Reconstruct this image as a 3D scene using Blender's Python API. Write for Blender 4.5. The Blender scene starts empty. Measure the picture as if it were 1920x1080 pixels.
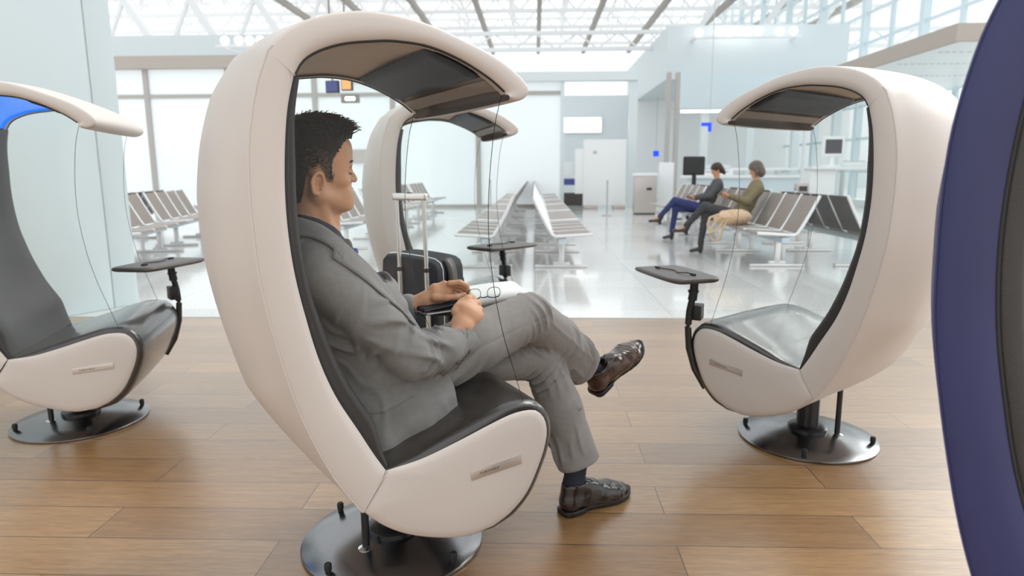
import bpy, bmesh, math, random
import numpy as np
from mathutils import Vector, Matrix
random.seed(7); rng = np.random.default_rng(7)
R = math.radians; PI = math.pi
scene = bpy.context.scene
COL = scene.collection

# ------------------------------------------------------------------ camera
cam = bpy.data.cameras.new('camera'); camo = bpy.data.objects.new('camera', cam); COL.objects.link(camo)
cam.sensor_width = 36; cam.lens = 36 * 1250 / 1920
camo.location = (0, 0, 1.25)
pitch = math.atan((540 - 322) / 1250)
camo.rotation_euler = (Matrix.Rotation(R(2), 3, 'Z') @ Matrix.Rotation(PI / 2 - pitch, 3, 'X') @ Matrix.Rotation(R(-.3), 3, 'Z')).to_euler()
cam.dof.use_dof = True; cam.dof.focus_distance = 2.0; cam.dof.aperture_fstop = 3.2
cam.clip_start = .05; cam.clip_end = 300
scene.camera = camo

# ------------------------------------------------------------------ materials
MAT = {}
def nd(nt, t, **kw):
    n = nt.nodes.new(t)
    for k, v in kw.items(): setattr(n, k, v)
    return n
def mat(name, color, rough=.5, metal=0, bump=0, bscale=200, var=0, vscale=6, coat=0, spec=.5, sheen=0, emis=None, estr=0, stretch=None, sss=0):
    m = bpy.data.materials.new(name); m.use_nodes = True; nt = m.node_tree; b = nt.nodes['Principled BSDF']
    b.inputs['Base Color'].default_value = (*color, 1); b.inputs['Roughness'].default_value = rough
    b.inputs['Metallic'].default_value = metal; b.inputs['Specular IOR Level'].default_value = spec
    b.inputs['Coat Weight'].default_value = coat; b.inputs['Coat Roughness'].default_value = .14; b.inputs['Sheen Weight'].default_value = sheen
    if sss:
        b.inputs['Subsurface Weight'].default_value = sss; b.inputs['Subsurface Radius'].default_value = (.012, .005, .003); b.inputs['Subsurface Scale'].default_value = 1
    if emis: b.inputs['Emission Color'].default_value = (*emis, 1); b.inputs['Emission Strength'].default_value = estr
    tc = nd(nt, 'ShaderNodeTexCoord'); src = tc.outputs['Object']
    if stretch:
        mp = nd(nt, 'ShaderNodeMapping'); mp.inputs['Scale'].default_value = stretch; nt.links.new(src, mp.inputs['Vector']); src = mp.outputs['Vector']
    if var:
        n = nd(nt, 'ShaderNodeTexNoise'); n.inputs['Scale'].default_value = vscale; n.inputs['Detail'].default_value = 5; nt.links.new(src, n.inputs['Vector'])
        r = nd(nt, 'ShaderNodeValToRGB'); lo = [max(0, c * (1 - var)) for c in color]; hi = [min(1, c * (1 + var)) for c in color]
        r.color_ramp.elements[0].position = .3; r.color_ramp.elements[1].position = .7
        r.color_ramp.elements[0].color = (*lo, 1); r.color_ramp.elements[1].color = (*hi, 1)
        nt.links.new(n.outputs['Fac'], r.inputs['Fac']); nt.links.new(r.outputs['Color'], b.inputs['Base Color'])
    if bump:
        n = nd(nt, 'ShaderNodeTexNoise'); n.inputs['Scale'].default_value = bscale; n.inputs['Detail'].default_value = 3; nt.links.new(src, n.inputs['Vector'])
        bp = nd(nt, 'ShaderNodeBump'); bp.inputs['Strength'].default_value = bump; bp.inputs['Distance'].default_value = .002
        nt.links.new(n.outputs['Fac'], bp.inputs['Height']); nt.links.new(bp.outputs['Normal'], b.inputs['Normal'])
    MAT[name] = m; return m
def glass(name, tint=(.988, .996, .993), gloss=.9, rough=0.0, base=.0):
    m = bpy.data.materials.new(name); m.use_nodes = True; nt = m.node_tree; nt.nodes.clear()
    o = nd(nt, 'ShaderNodeOutputMaterial'); mx = nd(nt, 'ShaderNodeMixShader'); t = nd(nt, 'ShaderNodeBsdfTransparent'); g = nd(nt, 'ShaderNodeBsdfGlossy')
    t.inputs['Color'].default_value = (*tint, 1); g.inputs['Roughness'].default_value = rough; g.inputs['Color'].default_value = (gloss, gloss, gloss, 1)
    f = nd(nt, 'ShaderNodeLayerWeight'); f.inputs['Blend'].default_value = .5
    pw = nd(nt, 'ShaderNodeMath'); pw.operation = 'POWER'; pw.inputs[1].default_value = 5; nt.links.new(f.outputs['Facing'], pw.inputs[0])
    mt = nd(nt, 'ShaderNodeMath'); mt.operation = 'MULTIPLY_ADD'; mt.inputs[1].default_value = .9; mt.inputs[2].default_value = 0.010 + base; nt.links.new(pw.outputs[0], mt.inputs[0])
    nt.links.new(mt.outputs[0], mx.inputs[0]); nt.links.new(t.outputs[0], mx.inputs[1]); nt.links.new(g.outputs[0], mx.inputs[2]); nt.links.new(mx.outputs[0], o.inputs[0])
    MAT[name] = m; return m

mat('white_leather', (.64, .580, .535), .42, bump=.1, bscale=420, var=.02, vscale=3, spec=.4)
mat('navy_leather', (.035, .04, .13), .45, bump=.12, bscale=420, var=.1, vscale=4)
mat('piping', (.62, .54, .48), .5)
mat('navy_piping', (.03, .035, .11), .5)
mat('dark_leather', (.034, .029, .025), .26, coat=.7, bump=.2, bscale=260, var=.15, vscale=5)
mat('grey_leather', (.036, .033, .031), .38, bump=.35, bscale=260, var=.15, vscale=5)
mat('liner', (.60, .48, .36), .6, bump=.3, bscale=300, var=.08, vscale=5)
mat('liner_frame', (.30, .25, .21), .5)
mat('light_panel', (.008, .009, .020), .45, spec=.08)
mat('blue_liner', (.02, .16, .75), .35, emis=(.01, .22, .95), estr=.7)
mat('black_metal', (.012, .012, .013), .28, spec=.6); mat('disc_metal', (.27, .27, .28), .24, metal=1)
mat('black_plastic', (.015, .015, .015), .45)
mat('rubber', (.01, .01, .01), .6)
mat('plate_metal', (.62, .58, .55), .32, metal=.7)
mat('ink', (.05, .04, .04), .6)
mat('chrome', (.75, .75, .75), .15, metal=1)
glass('acrylic'); glass('acrylic_edge', (.42, .43, .42), .7, .1, .1)
glass('far_glass', (.97, .985, .985))
mat('skin', (.64, .345, .205), .42, bump=.25, bscale=500, var=.07, vscale=18, sss=.10, spec=.35)
mat('lip', (.50, .24, .18), .45)
mat('suit', (.215, .205, .200), .8, bump=.5, bscale=900, var=.06, vscale=60, sheen=.15)
mat('suit_trousers', (.265, .245, .23), .8, bump=.5, bscale=900, var=.06, vscale=60, sheen=.15)
mat('button', (.10, .08, .07), .35)
mat('shirt', (.022, .024, .045), .75, bump=.3, bscale=700)
mat('tie', (.14, .08, .05), .55, var=.8, vscale=160)
mat('scarf_blue', (.05, .06, .28), .6)
mat('sock', (.016, .019, .03), .9, bump=.5, bscale=600)
mat('shoe_leather', (.022, .015, .012), .2, bump=.12, bscale=120, coat=.35, var=.5, vscale=14)
mat('shoe_brown', (.06, .030, .018), .22, bump=.15, bscale=120, coat=.35, var=.8, vscale=14)
mat('shoe_sole', (.012, .011, .010), .4)
mat('hair_dark', (.013, .008, .006), .5, var=.7, vscale=120, spec=.3)
mat('hair_grey', (.16, .105, .07), .55, var=.9, vscale=200)
mat('paper', (.80, .80, .78), .7, var=.05, vscale=10)
mat('newsprint', (.52, .52, .52), .8, var=.75, vscale=7, stretch=(3, 60, 8)); mat('case_fabric', (.012, .013, .018), .7, bump=.6, bscale=500)
mat('case_leather', (.085, .072, .063), .4, bump=.3, bscale=200)
mat('brushed', (.72, .70, .68), .28, metal=.85)
mat('bench_seat', (.30, .25, .22), .5, bump=.6, bscale=260, var=.08, vscale=30)
mat('bench_back_dark', (.085, .075, .07), .5, bump=.4, bscale=200)
mat('bench_rail', (.80, .80, .80), .25, metal=.6)
mat('bench_beam', (.62, .70, .74), .35, metal=.3)
mat('panel_wall', (.60, .68, .70), .16, spec=.5, coat=.4)
mat('seam_grey', (.62, .66, .68), .5)
mat('opal', (.84, .89, .90), .35, spec=.4, emis=(.9, .96, 1), estr=.22)  # emission added to brighten the wall, standing in for daylight behind the panels
mat('mullion', (.50, .47, .44), .5)
mat('pale_frame', (.78, .84, .86), .4)
mat('beige_beam', (.50, .44, .39), .6)
mat('block_paint', (.70, .76, .78), .5); mat('white_paint', (.92, .93, .93), .5)
mat('pale_blue', (.68, .78, .82), .3)
mat('grey_steel', (.55, .56, .56), .35, metal=.4)
mat('warm_steel', (.58, .53, .50), .35, metal=.4, var=.04, vscale=2)
mat('ceiling_rib', (.30, .275, .25), .6)
mat('truss_white', (.85, .85, .85), .5)
mat('glowing_deck', (.80, .81, .81), .6, emis=(.95, .98, 1), estr=.6)  # glow added to lighten the roof; skylight brightness is put into the material
mat('lamp_glow', (1, 1, 1), .5, emis=(1, .98, .95), estr=2.5)
mat('screen_blue', (.03, .04, .14), .25, emis=(.04, .05, .2), estr=.6)
mat('screen_orange', (.5, .25, .1), .3, emis=(.8, .4, .15), estr=.7)
mat('sign_blue', (.01, .05, .8), .4, emis=(.01, .06, .9), estr=.8)
mat('dark_screen', (.07, .065, .075), .2)
mat('black_mesh', (.03, .03, .03), .6)
mat('jeans', (.035, .045, .15), .8, var=.15, vscale=30)
mat('dark_jeans', (.055, .055, .06), .8, var=.15, vscale=30)
mat('grey_knit', (.085, .085, .09), .9, bump=.4, bscale=150)
mat('olive_knit', (.22, .18, .10), .9, bump=.4, bscale=150)
mat('brown_hair', (.045, .022, .014), .45, var=.5, vscale=80)
mat('ash_hair', (.12, .09, .07), .5, var=.5, vscale=80)
mat('straw', (.66, .48, .31), .75, bump=.6, bscale=160, var=.15, vscale=40)
mat('phone', (.02, .02, .025), .2)
mat('white_strap', (.8, .8, .8), .5)
mat('coffee', (.55, .38, .26), .6)

def wood():
    m = bpy.data.materials.new('oak_planks'); m.use_nodes = True; nt = m.node_tree; b = nt.nodes['Principled BSDF']; L = nt.links.new
    tc = nd(nt, 'ShaderNodeTexCoord'); mp = nd(nt, 'ShaderNodeMapping'); L(tc.outputs['Object'], mp.inputs[0])
    mp.inputs['Location'].default_value = (.88, -2.09 + 4.3, 0)
    def brick(c1, c2, mort, msz):
        k = nd(nt, 'ShaderNodeTexBrick'); k.offset = .5; k.inputs['Scale'].default_value = 1; k.inputs['Brick Width'].default_value = 1.36; k.inputs['Row Height'].default_value = .215
        k.inputs['Mortar Size'].default_value = msz; k.inputs['Mortar Smooth'].default_value = .2; k.inputs['Color1'].default_value = (*c1, 1); k.inputs['Color2'].default_value = (*c2, 1); k.inputs['Mortar'].default_value = (*mort, 1)
        k.inputs['Bias'].default_value = 0; L(mp.outputs[0], k.inputs['Vector']); return k
    k = brick((.285, .150, .056), (.42, .245, .105), (.07, .035, .015), .0022)
    rnd = brick((0, 0, 0), (1, 1, 1), (.5, .5, .5), 0)
    off = nd(nt, 'ShaderNodeVectorMath'); off.operation = 'MULTIPLY_ADD'; L(rnd.outputs['Color'], off.inputs[0]); off.inputs[1].default_value = (13.7, 5.3, 0); L(tc.outputs['Object'], off.inputs[2])
    st = nd(nt, 'ShaderNodeMapping'); st.inputs['Scale'].default_value = (1.6, 26, 1); L(off.outputs[0], st.inputs[0])
    g = nd(nt, 'ShaderNodeTexNoise'); g.inputs['Scale'].default_value = 2.2; g.inputs['Detail'].default_value = 8; g.inputs['Roughness'].default_value = .65; g.inputs['Distortion'].default_value = .6; L(st.outputs[0], g.inputs['Vector'])
    r = nd(nt, 'ShaderNodeValToRGB'); r.color_ramp.elements[0].position = .32; r.color_ramp.elements[0].color = (.74, .69, .63, 1); r.color_ramp.elements[1].position = .68; r.color_ramp.elements[1].color = (1.10, 1.10, 1.09, 1); L(g.outputs['Fac'], r.inputs[0])
    st2 = nd(nt, 'ShaderNodeMapping'); st2.inputs['Scale'].default_value = (7, 150, 1); L(off.outputs[0], st2.inputs[0])
    g2 = nd(nt, 'ShaderNodeTexNoise'); g2.inputs['Scale'].default_value = 2; g2.inputs['Detail'].default_value = 3; L(st2.outputs[0], g2.inputs['Vector'])
    r2 = nd(nt, 'ShaderNodeValToRGB'); r2.color_ramp.elements[0].position = .35; r2.color_ramp.elements[0].color = (.76, .72, .67, 1); r2.color_ramp.elements[1].position = .6; r2.color_ramp.elements[1].color = (1.04, 1.04, 1.04, 1); L(g2.outputs['Fac'], r2.inputs[0])
    m1 = nd(nt, 'ShaderNodeMix', data_type='RGBA', blend_type='MULTIPLY'); m1.inputs[0].default_value = 1; L(k.outputs['Color'], m1.inputs[6]); L(r.outputs[0], m1.inputs[7])
    m2 = nd(nt, 'ShaderNodeMix', data_type='RGBA', blend_type='MULTIPLY'); m2.inputs[0].default_value = 1; L(m1.outputs[2], m2.inputs[6]); L(r2.outputs[0], m2.inputs[7])
    L(m2.outputs[2], b.inputs['Base Color']); b.inputs['Roughness'].default_value = .30; b.inputs['Specular IOR Level'].default_value = .75; b.inputs['Coat Weight'].default_value = .9; b.inputs['Coat Roughness'].default_value = .28
    bp = nd(nt, 'ShaderNodeBump'); bp.inputs['Strength'].default_value = .25; bp.inputs['Distance'].default_value = .002; L(k.outputs['Fac'], bp.inputs['Height']); bp.invert = True; L(bp.outputs[0], b.inputs['Normal'])
    MAT['wood'] = m
def granite():
    m = bpy.data.materials.new('polished_granite'); m.use_nodes = True; nt = m.node_tree; b = nt.nodes['Principled BSDF']; L = nt.links.new
    tc = nd(nt, 'ShaderNodeTexCoord')
    n = nd(nt, 'ShaderNodeTexNoise'); n.inputs['Scale'].default_value = 60; n.inputs['Detail'].default_value = 6; L(tc.outputs['Object'], n.inputs['Vector'])
    n3 = nd(nt, 'ShaderNodeTexNoise'); n3.inputs['Scale'].default_value = .8; n3.inputs['Detail'].default_value = 4; L(tc.outputs['Object'], n3.inputs['Vector'])
    r = nd(nt, 'ShaderNodeValToRGB'); r.color_ramp.elements[0].position = .35; r.color_ramp.elements[0].color = (.60, .59, .57, 1); r.color_ramp.elements[1].position = .62; r.color_ramp.elements[1].color = (.83, .83, .81, 1); L(n.outputs['Fac'], r.inputs[0])
    k = nd(nt, 'ShaderNodeTexBrick'); k.offset = 0; k.inputs['Scale'].default_value = 1; k.inputs['Brick Width'].default_value = 1.2; k.inputs['Row Height'].default_value = 1.2; k.inputs['Mortar Size'].default_value = .005
    k.inputs['Color1'].default_value = (.92, .92, .92, 1); k.inputs['Color2'].default_value = (1.06, 1.06, 1.06, 1); k.inputs['Mortar'].default_value = (.75, .75, .75, 1); L(tc.outputs['Object'], k.inputs['Vector'])
    mx = nd(nt, 'ShaderNodeMix', data_type='RGBA', blend_type='MULTIPLY'); mx.inputs[0].default_value = 1; L(r.outputs[0], mx.inputs[6]); L(k.outputs['Color'], mx.inputs[7]); L(mx.outputs[2], b.inputs['Base Color'])
    rr = nd(nt, 'ShaderNodeMapRange'); rr.inputs[3].default_value = .06; rr.inputs[4].default_value = .2; L(n3.outputs['Fac'], rr.inputs[0]); L(rr.outputs[0], b.inputs['Roughness'])
    b.inputs['Specular IOR Level'].default_value = .8; b.inputs['Coat Weight'].default_value = .3; b.inputs['Coat Roughness'].default_value = .05
    MAT['granite'] = m
wood(); granite()
M = MAT

# ------------------------------------------------------------------ object helpers
def link(o, parent=None):
    COL.objects.link(o)
    if parent: o.parent = parent
    return o
def tag(o, label=None, cat=None, group=None, kind=None):
    for k, v in (('label', label), ('category', cat), ('group', group), ('kind', kind)):
        if v: o[k] = v
    return o
def thing(name, label, cat, loc=(0, 0, 0), rz=0, group=None):
    o = bpy.data.objects.new(name, None); o.empty_display_size = .1; link(o); o.location = loc; o.rotation_euler = (0, 0, rz)
    return tag(o, label, cat, group)
def from_bm(name, bm, m, parent=None, smooth=True, auto=None):
    me = bpy.data.meshes.new(name); bmesh.ops.recalc_face_normals(bm, faces=bm.faces); bm.to_mesh(me); bm.free()
    o = bpy.data.objects.new(name, me); me.materials.append(M[m] if isinstance(m, str) else m)
    if smooth:
        me.polygons.foreach_set('use_smooth', [True] * len(me.polygons))
        if auto: me.set_sharp_from_angle(angle=R(auto))
    return link(o, parent)
def from_np(name, V, Fq, m, parent=None, smooth=True):
    me = bpy.data.meshes.new(name); me.from_pydata([tuple(v) for v in V], [], [tuple(f) for f in Fq]); me.update()
    if smooth: me.polygons.foreach_set('use_smooth', [True] * len(me.polygons))
    me.materials.append(M[m] if isinstance(m, str) else m)
    return link(bpy.data.objects.new(name, me), parent)
def box(bm, lo, hi, bev=0, seg=2, mtx=None):
    c = [(a + b) / 2 for a, b in zip(lo, hi)]; s = [b - a for a, b in zip(lo, hi)]
    g = bmesh.ops.create_cube(bm, size=1, matrix=Matrix.Translation(c) @ Matrix.Diagonal((*s, 1)))
    vs = g['verts']
    if bev:
        es = list({e for v in vs for e in v.link_edges}); r = bmesh.ops.bevel(bm, geom=es, offset=bev, segments=seg, affect='EDGES', profile=.6)
        vs = list({v for f in r['faces'] for v in f.verts} | {v for v in vs if v.is_valid})
    if mtx is not None: bmesh.ops.transform(bm, matrix=mtx, verts=vs)
    return vs
def frame_path(pts, up=Vector((0, 0, 1))):
    out = []
    for i, p in enumerate(pts):
        a = pts[max(0, i - 1)]; b = pts[min(len(pts) - 1, i + 1)]; t = (Vector(b) - Vector(a)).normalized()
        s = t.cross(up)
        if s.length < 1e-3: s = t.cross(Vector((1, 0, 0)))
        s.normalize(); out.append((Vector(p), t, s, s.cross(t).normalized()))
    return out
def tube(bm, pts, r, n=12, cap=True, up=Vector((0, 0, 1)), ell=1.0):
    rs = r if isinstance(r, (list, tuple)) else [r] * len(pts); rings = []
    for (p, t, s, u), rr in zip(frame_path([Vector(q) for q in pts], up), rs):
        rings.append([bm.verts.new(p + (s * math.cos(a) * rr + u * math.sin(a) * rr * ell)) for a in [2 * PI * k / n for k in range(n)]])
    for a, b in zip(rings, rings[1:]):
        for k in range(n): bm.faces.new((a[k], a[(k + 1) % n], b[(k + 1) % n], b[k]))
    if cap: bm.faces.new(rings[0]); bm.faces.new(rings[-1][::-1])
def lathe(bm, prof, n=48, c=(0, 0, 0)):
    rings = []
    for r, z in prof:
        if r < 1e-5: rings.append([bm.verts.new((c[0], c[1], c[2] + z))])
        else: rings.append([bm.verts.new((c[0] + r * math.cos(2 * PI * k / n), c[1] + r * math.sin(2 * PI * k / n), c[2] + z)) for k in range(n)])
    for a, b in zip(rings, rings[1:]):
        if len(a) == 1 and len(b) == 1: continue
        for k in range(n):
            k2 = (k + 1) % n
            if len(a) == 1: bm.faces.new((a[0], b[k2], b[k]))
            elif len(b) == 1: bm.faces.new((a[k], a[k2], b[0]))
            else: bm.faces.new((a[k], a[k2], b[k2], b[k]))
def boxobj(name, lo, hi, m, parent=None, bev=0, seg=2):
    bm = bmesh.new(); box(bm, lo, hi, bev, seg); return from_bm(name, bm, m, parent, smooth=bool(bev), auto=40)
def multibox(name, bs, m, parent=None, bev=0):
    bm = bmesh.new()
    for lo, hi in bs: box(bm, lo, hi, bev)
    return from_bm(name, bm, m, parent, smooth=bool(bev), auto=40)
def tubeobj(name, pts, r, m, parent=None, n=12, up=Vector((0, 0, 1)), ell=1.0):
    bm = bmesh.new(); tube(bm, pts, r, n, up=up, ell=ell); return from_bm(name, bm, m, parent, auto=50)
def bar(bm, a, b, w, h, up=Vector((0, 0, 1))):
    a, b = Vector(a), Vector(b); t = (b - a).normalized(); s = t.cross(up)
    if s.length < 1e-3: s = t.cross(Vector((0, 1, 0)))
    s.normalize(); u = s.cross(t)
    v = [bm.verts.new(p + s * i * w / 2 + u * j * h / 2) for p in (a, b) for i, j in ((-1, -1), (1, -1), (1, 1), (-1, 1))]
    for f in ((0, 1, 2, 3), (7, 6, 5, 4), (0, 4, 5, 1), (1, 5, 6, 2), (2, 6, 7, 3), (3, 7, 4, 0)): bm.faces.new([v[k] for k in f])
def struct(o): o['kind'] = 'structure'; return o
def resample(P, n):
    P = np.array(P, float); d = np.concatenate([[0], np.cumsum(np.hypot(*np.diff(P, axis=0).T))]); t = np.linspace(0, d[-1], n)
    return np.stack([np.interp(t, d, P[:, 0]), np.interp(t, d, P[:, 1])], 1)
def spline(P, n):
    """centripetal-ish Catmull-Rom through P then even resampling"""
    P = [np.array(p, float) for p in P]; Q = [2 * P[0] - P[1]] + P + [2 * P[-1] - P[-2]]; out = []
    for i in range(1, len(Q) - 2):
        for t in np.linspace(0, 1, 12, endpoint=False):
            a, b, c, d = Q[i - 1], Q[i], Q[i + 1], Q[i + 2]
            out.append(.5 * ((2 * b) + (c - a) * t + (2 * a - 5 * b + 4 * c - d) * t * t + (3 * b - a - 3 * c + d) * t ** 3))
    out.append(P[-1]); return resample(out, n)
def copy_tree(o, parent=None):
    c = o.copy(); link(c)
    if parent is not None: c.parent = parent
    for ch in list(o.children): copy_tree(ch, c)
    return c

# ------------------------------------------------------------------ pod chair
INNER = [(-.13, .437), (-.161, .49), (-.20, .565), (-.255, .67), (-.293, .775), (-.32, .89), (-.34, 1.0), (-.35, 1.11), (-.351, 1.21), (-.345, 1.31), (-.334, 1.40), (-.315, 1.478)]
INNER_HOOD = [(-.315, 1.478), (-.294, 1.512), (-.257, 1.538), (-.197, 1.56), (-.12, 1.573), (-.06, 1.578), (.03, 1.572), (.12, 1.545), (.202, 1.505), (.252, 1.470)]
OUTER = [(-.203, .331), (-.275, .45), (-.345, .62), (-.392, .80), (-.425, .98), (-.434, 1.12), (-.435, 1.23), (-.428, 1.33), (-.405, 1.445), (-.374, 1.53)]
OUTER_HOOD = [(-.374, 1.53), (-.335, 1.57), (-.275, 1.607), (-.19, 1.632), (-.10, 1.64), (.025, 1.625), (.145, 1.588), (.238, 1.55), (.30, 1.51), (.324, 1.485)]
TIP_O = [(.324, 1.485), (.325, 1.472), (.318, 1.460), (.30, 1.450), (.28, 1.446), (.264, 1.450)]
SEAT = [(-.13, .437), (-.03, .448), (.085, .478), (.187, .508), (.266, .528), (.32, .531), (.352, .525)]
FRONT = [(.352, .525), (.378, .503), (.393, .465), (.392, .42), (.372, .355), (.325, .262), (.265, .205), (.20, .174)]
BOTTOM = [(.20, .174), (.11, .166), (.01, .190), (-.08, .228), (-.145, .272), (-.203, .331)]
PANE = [(.252, 1.462), (.230, 1.38), (.213, 1.25), (.206, 1.13), (.210, 1.02), (.226, .89), (.252, .77), (.285, .66), (.322, .54)]
HW = .375
def normals2(P):
    d = np.gradient(P, axis=0); n = np.stack([-d[:, 1], d[:, 0]], 1); return n / np.linalg.norm(n, axis=1)[:, None]
def grid_faces(nr, nc):
    return [(i * nc + j, i * nc + j + 1, (i + 1) * nc + j + 1, (i + 1) * nc + j) for i in range(nr - 1) for j in range(nc - 1)]
def loft(name, rows, m, parent, closed=False, caps=False, smooth=True):
    nr, nc = len(rows), len(rows[0]); V = [p for r in rows for p in r]; Fq = grid_faces(nr, nc)
    if closed: Fq += [(i * nc + nc - 1, i * nc, (i + 1) * nc, (i + 1) * nc + nc - 1) for i in range(nr - 1)]
    bm = bmesh.new(); vs = [bm.verts.new(p) for p in V]
    for f in Fq: bm.faces.new([vs[k] for k in f])
    if caps:
        bm.faces.new(vs[:nc]); bm.faces.new(vs[-nc:][::-1])
        bmesh.ops.triangulate(bm, faces=[f for f in bm.faces if len(f.verts) > 4])
    return from_bm(name, bm, m, parent, auto=None if not caps else 55)
def lettering_mesh(cache={}):
    if 'm' not in cache:
        cu = bpy.data.curves.new('lettering', 'FONT'); cu.body = 'TUKIVAKA'; cu.size = .0115; cu.space_character = 1.25; cu.extrude = .0002; cu.align_y = 'CENTER'
        to = bpy.data.objects.new('lettering', cu); COL.objects.link(to); dg = bpy.context.evaluated_depsgraph_get()
        me = bpy.data.meshes.new_from_object(to.evaluated_get(dg)); me.name = 'lettering'; me.materials.clear(); me.materials.append(M['ink']); bpy.data.objects.remove(to); bpy.data.curves.remove(cu); cache['m'] = me
    return cache['m']
def make_pod_chair(label, loc, deg, leather='white_leather', panel='light_panel', liner='liner', tray=(.37, .31, 35), pipe='piping', plaque=True, lead=True):
    root = thing('pod_chair', label, 'chair', (*loc, 0), R(deg), 'swivel pod chairs with hoods')
    # --- shell: rim faces, bulging back and hood as one skin
    NA, NB, NT = 46, 44, 8
    oA, iA = spline(OUTER, NA), spline(INNER, NA); oB, iB = spline(OUTER_HOOD, NB), spline(INNER_HOOD, NB)
    oT = spline(TIP_O, NT); iT = resample([(.252, 1.470), (.256, 1.464)], NT)
    O = np.vstack([oA, oB[1:], oT[1:]]); I = np.vstack([iA, iB[1:], iT[1:]]); n = len(O)
    bt = np.interp(np.arange(n), [0, 5, 14, NA - 14, NA - 5, NA, NA + 8, NA + 30, NA + NB - 1, n - 1], [.012, .035, .085, .085, .062, .034, .016, .014, .010, .004])
    vb = np.linspace(-.340, .340, 15); rows = []
    for k in range(n):
        d = O[k] - I[k]; D = np.linalg.norm(d); d = d / D; row = []
        side = [(.0, -.335), (.0, -.360), (.003, -.370), (.25 * D, -.3785), (.5 * D, -.381), (.75 * D, -.379), (D - .005, -.3775), (D, -.3745), (D + .003, -.368)]
        full = side + [(D + .004 + bt[k] * (1 - abs(v / .352) ** 2.3), v) for v in vb] + [(h, -v) for h, v in side[::-1]]
        for h, v in full:
            p = I[k] + d * h; row.append((p[0], v, p[1]))
        rows.append(row)
    loft('shell', rows, leather, root)
    for s in (1, -1):
        tubeobj('piping', [(O[k][0], s * .3745, O[k][1]) for k in range(0, NA + 1)], .0030, leather, root, 6, up=Vector((0, 1, 0)))
    bot = spline(BOTTOM, 16)
    loft('underside', [[(u + (.002 if abs(v) > .3 else 0), v, z + .004 * (abs(v) / .36) ** 4) for v in np.linspace(-.366, .366, 9)] for u, z in bot], leather, root)
    # --- side panels of the seat
    outl = np.vstack([spline(SEAT, 22)[:-1], spline(FRONT, 22)[:-1], spline(BOTTOM, 20), resample([(-.203, .331), (-.13, .437)], 8)[1:-1]])
    c = outl.mean(0); nn = normals2(np.vstack([outl, outl[:1]]))[:-1]
    for s in (1, -1):
        rows = []
        for v, ins in ((.33, 0), (.364, 0), (.372, .003), (.377, .009), (.381, .03)):
            dc = np.linalg.norm(outl - c, axis=1)[:, None]; q = outl + (c - outl) * ins / dc; rows.append([(a, s * v, b) for a, b in q])
        for f, v in ((.55, .3835), (.2, .3845)):
            rows.append([(c[0] + (a - c[0]) * f, s * v, c[1] + (b - c[1]) * f) for a, b in outl])
        sp = loft('side_panel', rows, leather, root, closed=True, caps=True)
        tubeobj('seam', [(-.203 + .073 * t, s * .3795, .331 + .106 * t) for t in (0, .33, .66, 1)], .0012, pipe, root, 6)
        tubeobj('seam', [(-.372 + .057 * t, s * (.374 + .0065 * math.sin(PI * t)), 1.528 - .05 * t) for t in (.02, .25, .5, .75, 1)], .0012, pipe, root, 6)
        if plaque:
            bm = bmesh.new(); a = math.atan2(.017, .17); T = Matrix.Translation((.207, s * .3845, .372)) @ Matrix.Rotation(-a, 4, 'Y')
            box(bm, (-.086, -.002, -.0145), (.086, .002, .0145), .0018, 2, T); pl = from_bm('name_plate', bm, 'plate_metal', sp, auto=40)
            to = bpy.data.objects.new('lettering', lettering_mesh()); link(to, pl)
            to.matrix_local = T @ Matrix.Translation((-.058, -.0024, 0) if s < 0 else (.058, .0024, 0)) @ (Matrix.Identity(4) if s < 0 else Matrix.Rotation(PI, 4, 'Z')) @ Matrix.Rotation(PI / 2, 4, 'X')
    # --- seat cushion wraps over the nose
    P = np.vstack([spline(SEAT, 26)[:-1], spline(FRONT, 26)[:-1], resample([(.20, .174), (.12, .168)], 5)]); N2 = normals2(P)
    N2 = np.where(((P - c) * N2).sum(1)[:, None] > 0, N2, -N2)
    w = np.interp(np.arange(len(P)), [0, 8, 20, 46, len(P) - 6, len(P) - 1], [.10, .75, 1, 1, .5, 0])[:, None]
    ins = np.array([(.08, .24), (.0, .31), (-.07, .38)]); rows = []
    for v in (-.372, -.369, -.360, -.335, -.2, 0, .2, .335, .360, .369, .372):
        a = abs(v); off = np.interp(a, [0, .2, .335, .360, .369, .372], [.030, .028, .024, .019, .011, .002])
        q = np.vstack([P + N2 * w * off, ins]); rows.append([(x, v, z) for x, z in q])
    loft('seat_cushion', rows, 'dark_leather', root, closed=True, caps=True)
    # --- back cushion
    t = np.linspace(0, 1, NA); N3 = normals2(iA); N3 = np.where(N3[:, :1] > 0, N3, -N3); rows = []
    pr = np.interp(t, [0, .12, .3, .5, .8, 1], [.012, .05, .045, .03, .03, .016])
    for k in range(NA):
        rows.append([(*(iA[k] + N3[k] * f * pr[k])[:1], v, (iA[k] + N3[k] * f * pr[k])[1]) for v, f in ((-.350, -.8), (-.364, .0), (-.362, .55), (-.352, .9), (-.335, 1), (-.25, .75), (-.12, .5), (0, .42), (.12, .5), (.25, .75), (.335, 1), (.352, .9), (.362, .55), (.364, 0), (.350, -.8))])
    loft('back_cushion', rows, 'grey_leather', root)
    # --- hood lining and lamp panel
    hb = spline(INNER_HOOD, 60); NH = normals2(hb); NH = np.where(NH[:, 1:] > 0, NH, -NH)
    def under(u0, u1, name, m, lift, edge=.0):
        ks = [k for k in range(60) if u0 <= hb[k][0] <= u1 or (u0 < -.3 and k < 3)]
        rows = []
        for k in ks:
            rows.append([(hb[k][0] + NH[k][0] * lift(k, v), v, hb[k][1] + NH[k][1] * lift(k, v)) for v in np.linspace(-.366, .366, 21)])
        return loft(name, rows, m, root)
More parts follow.
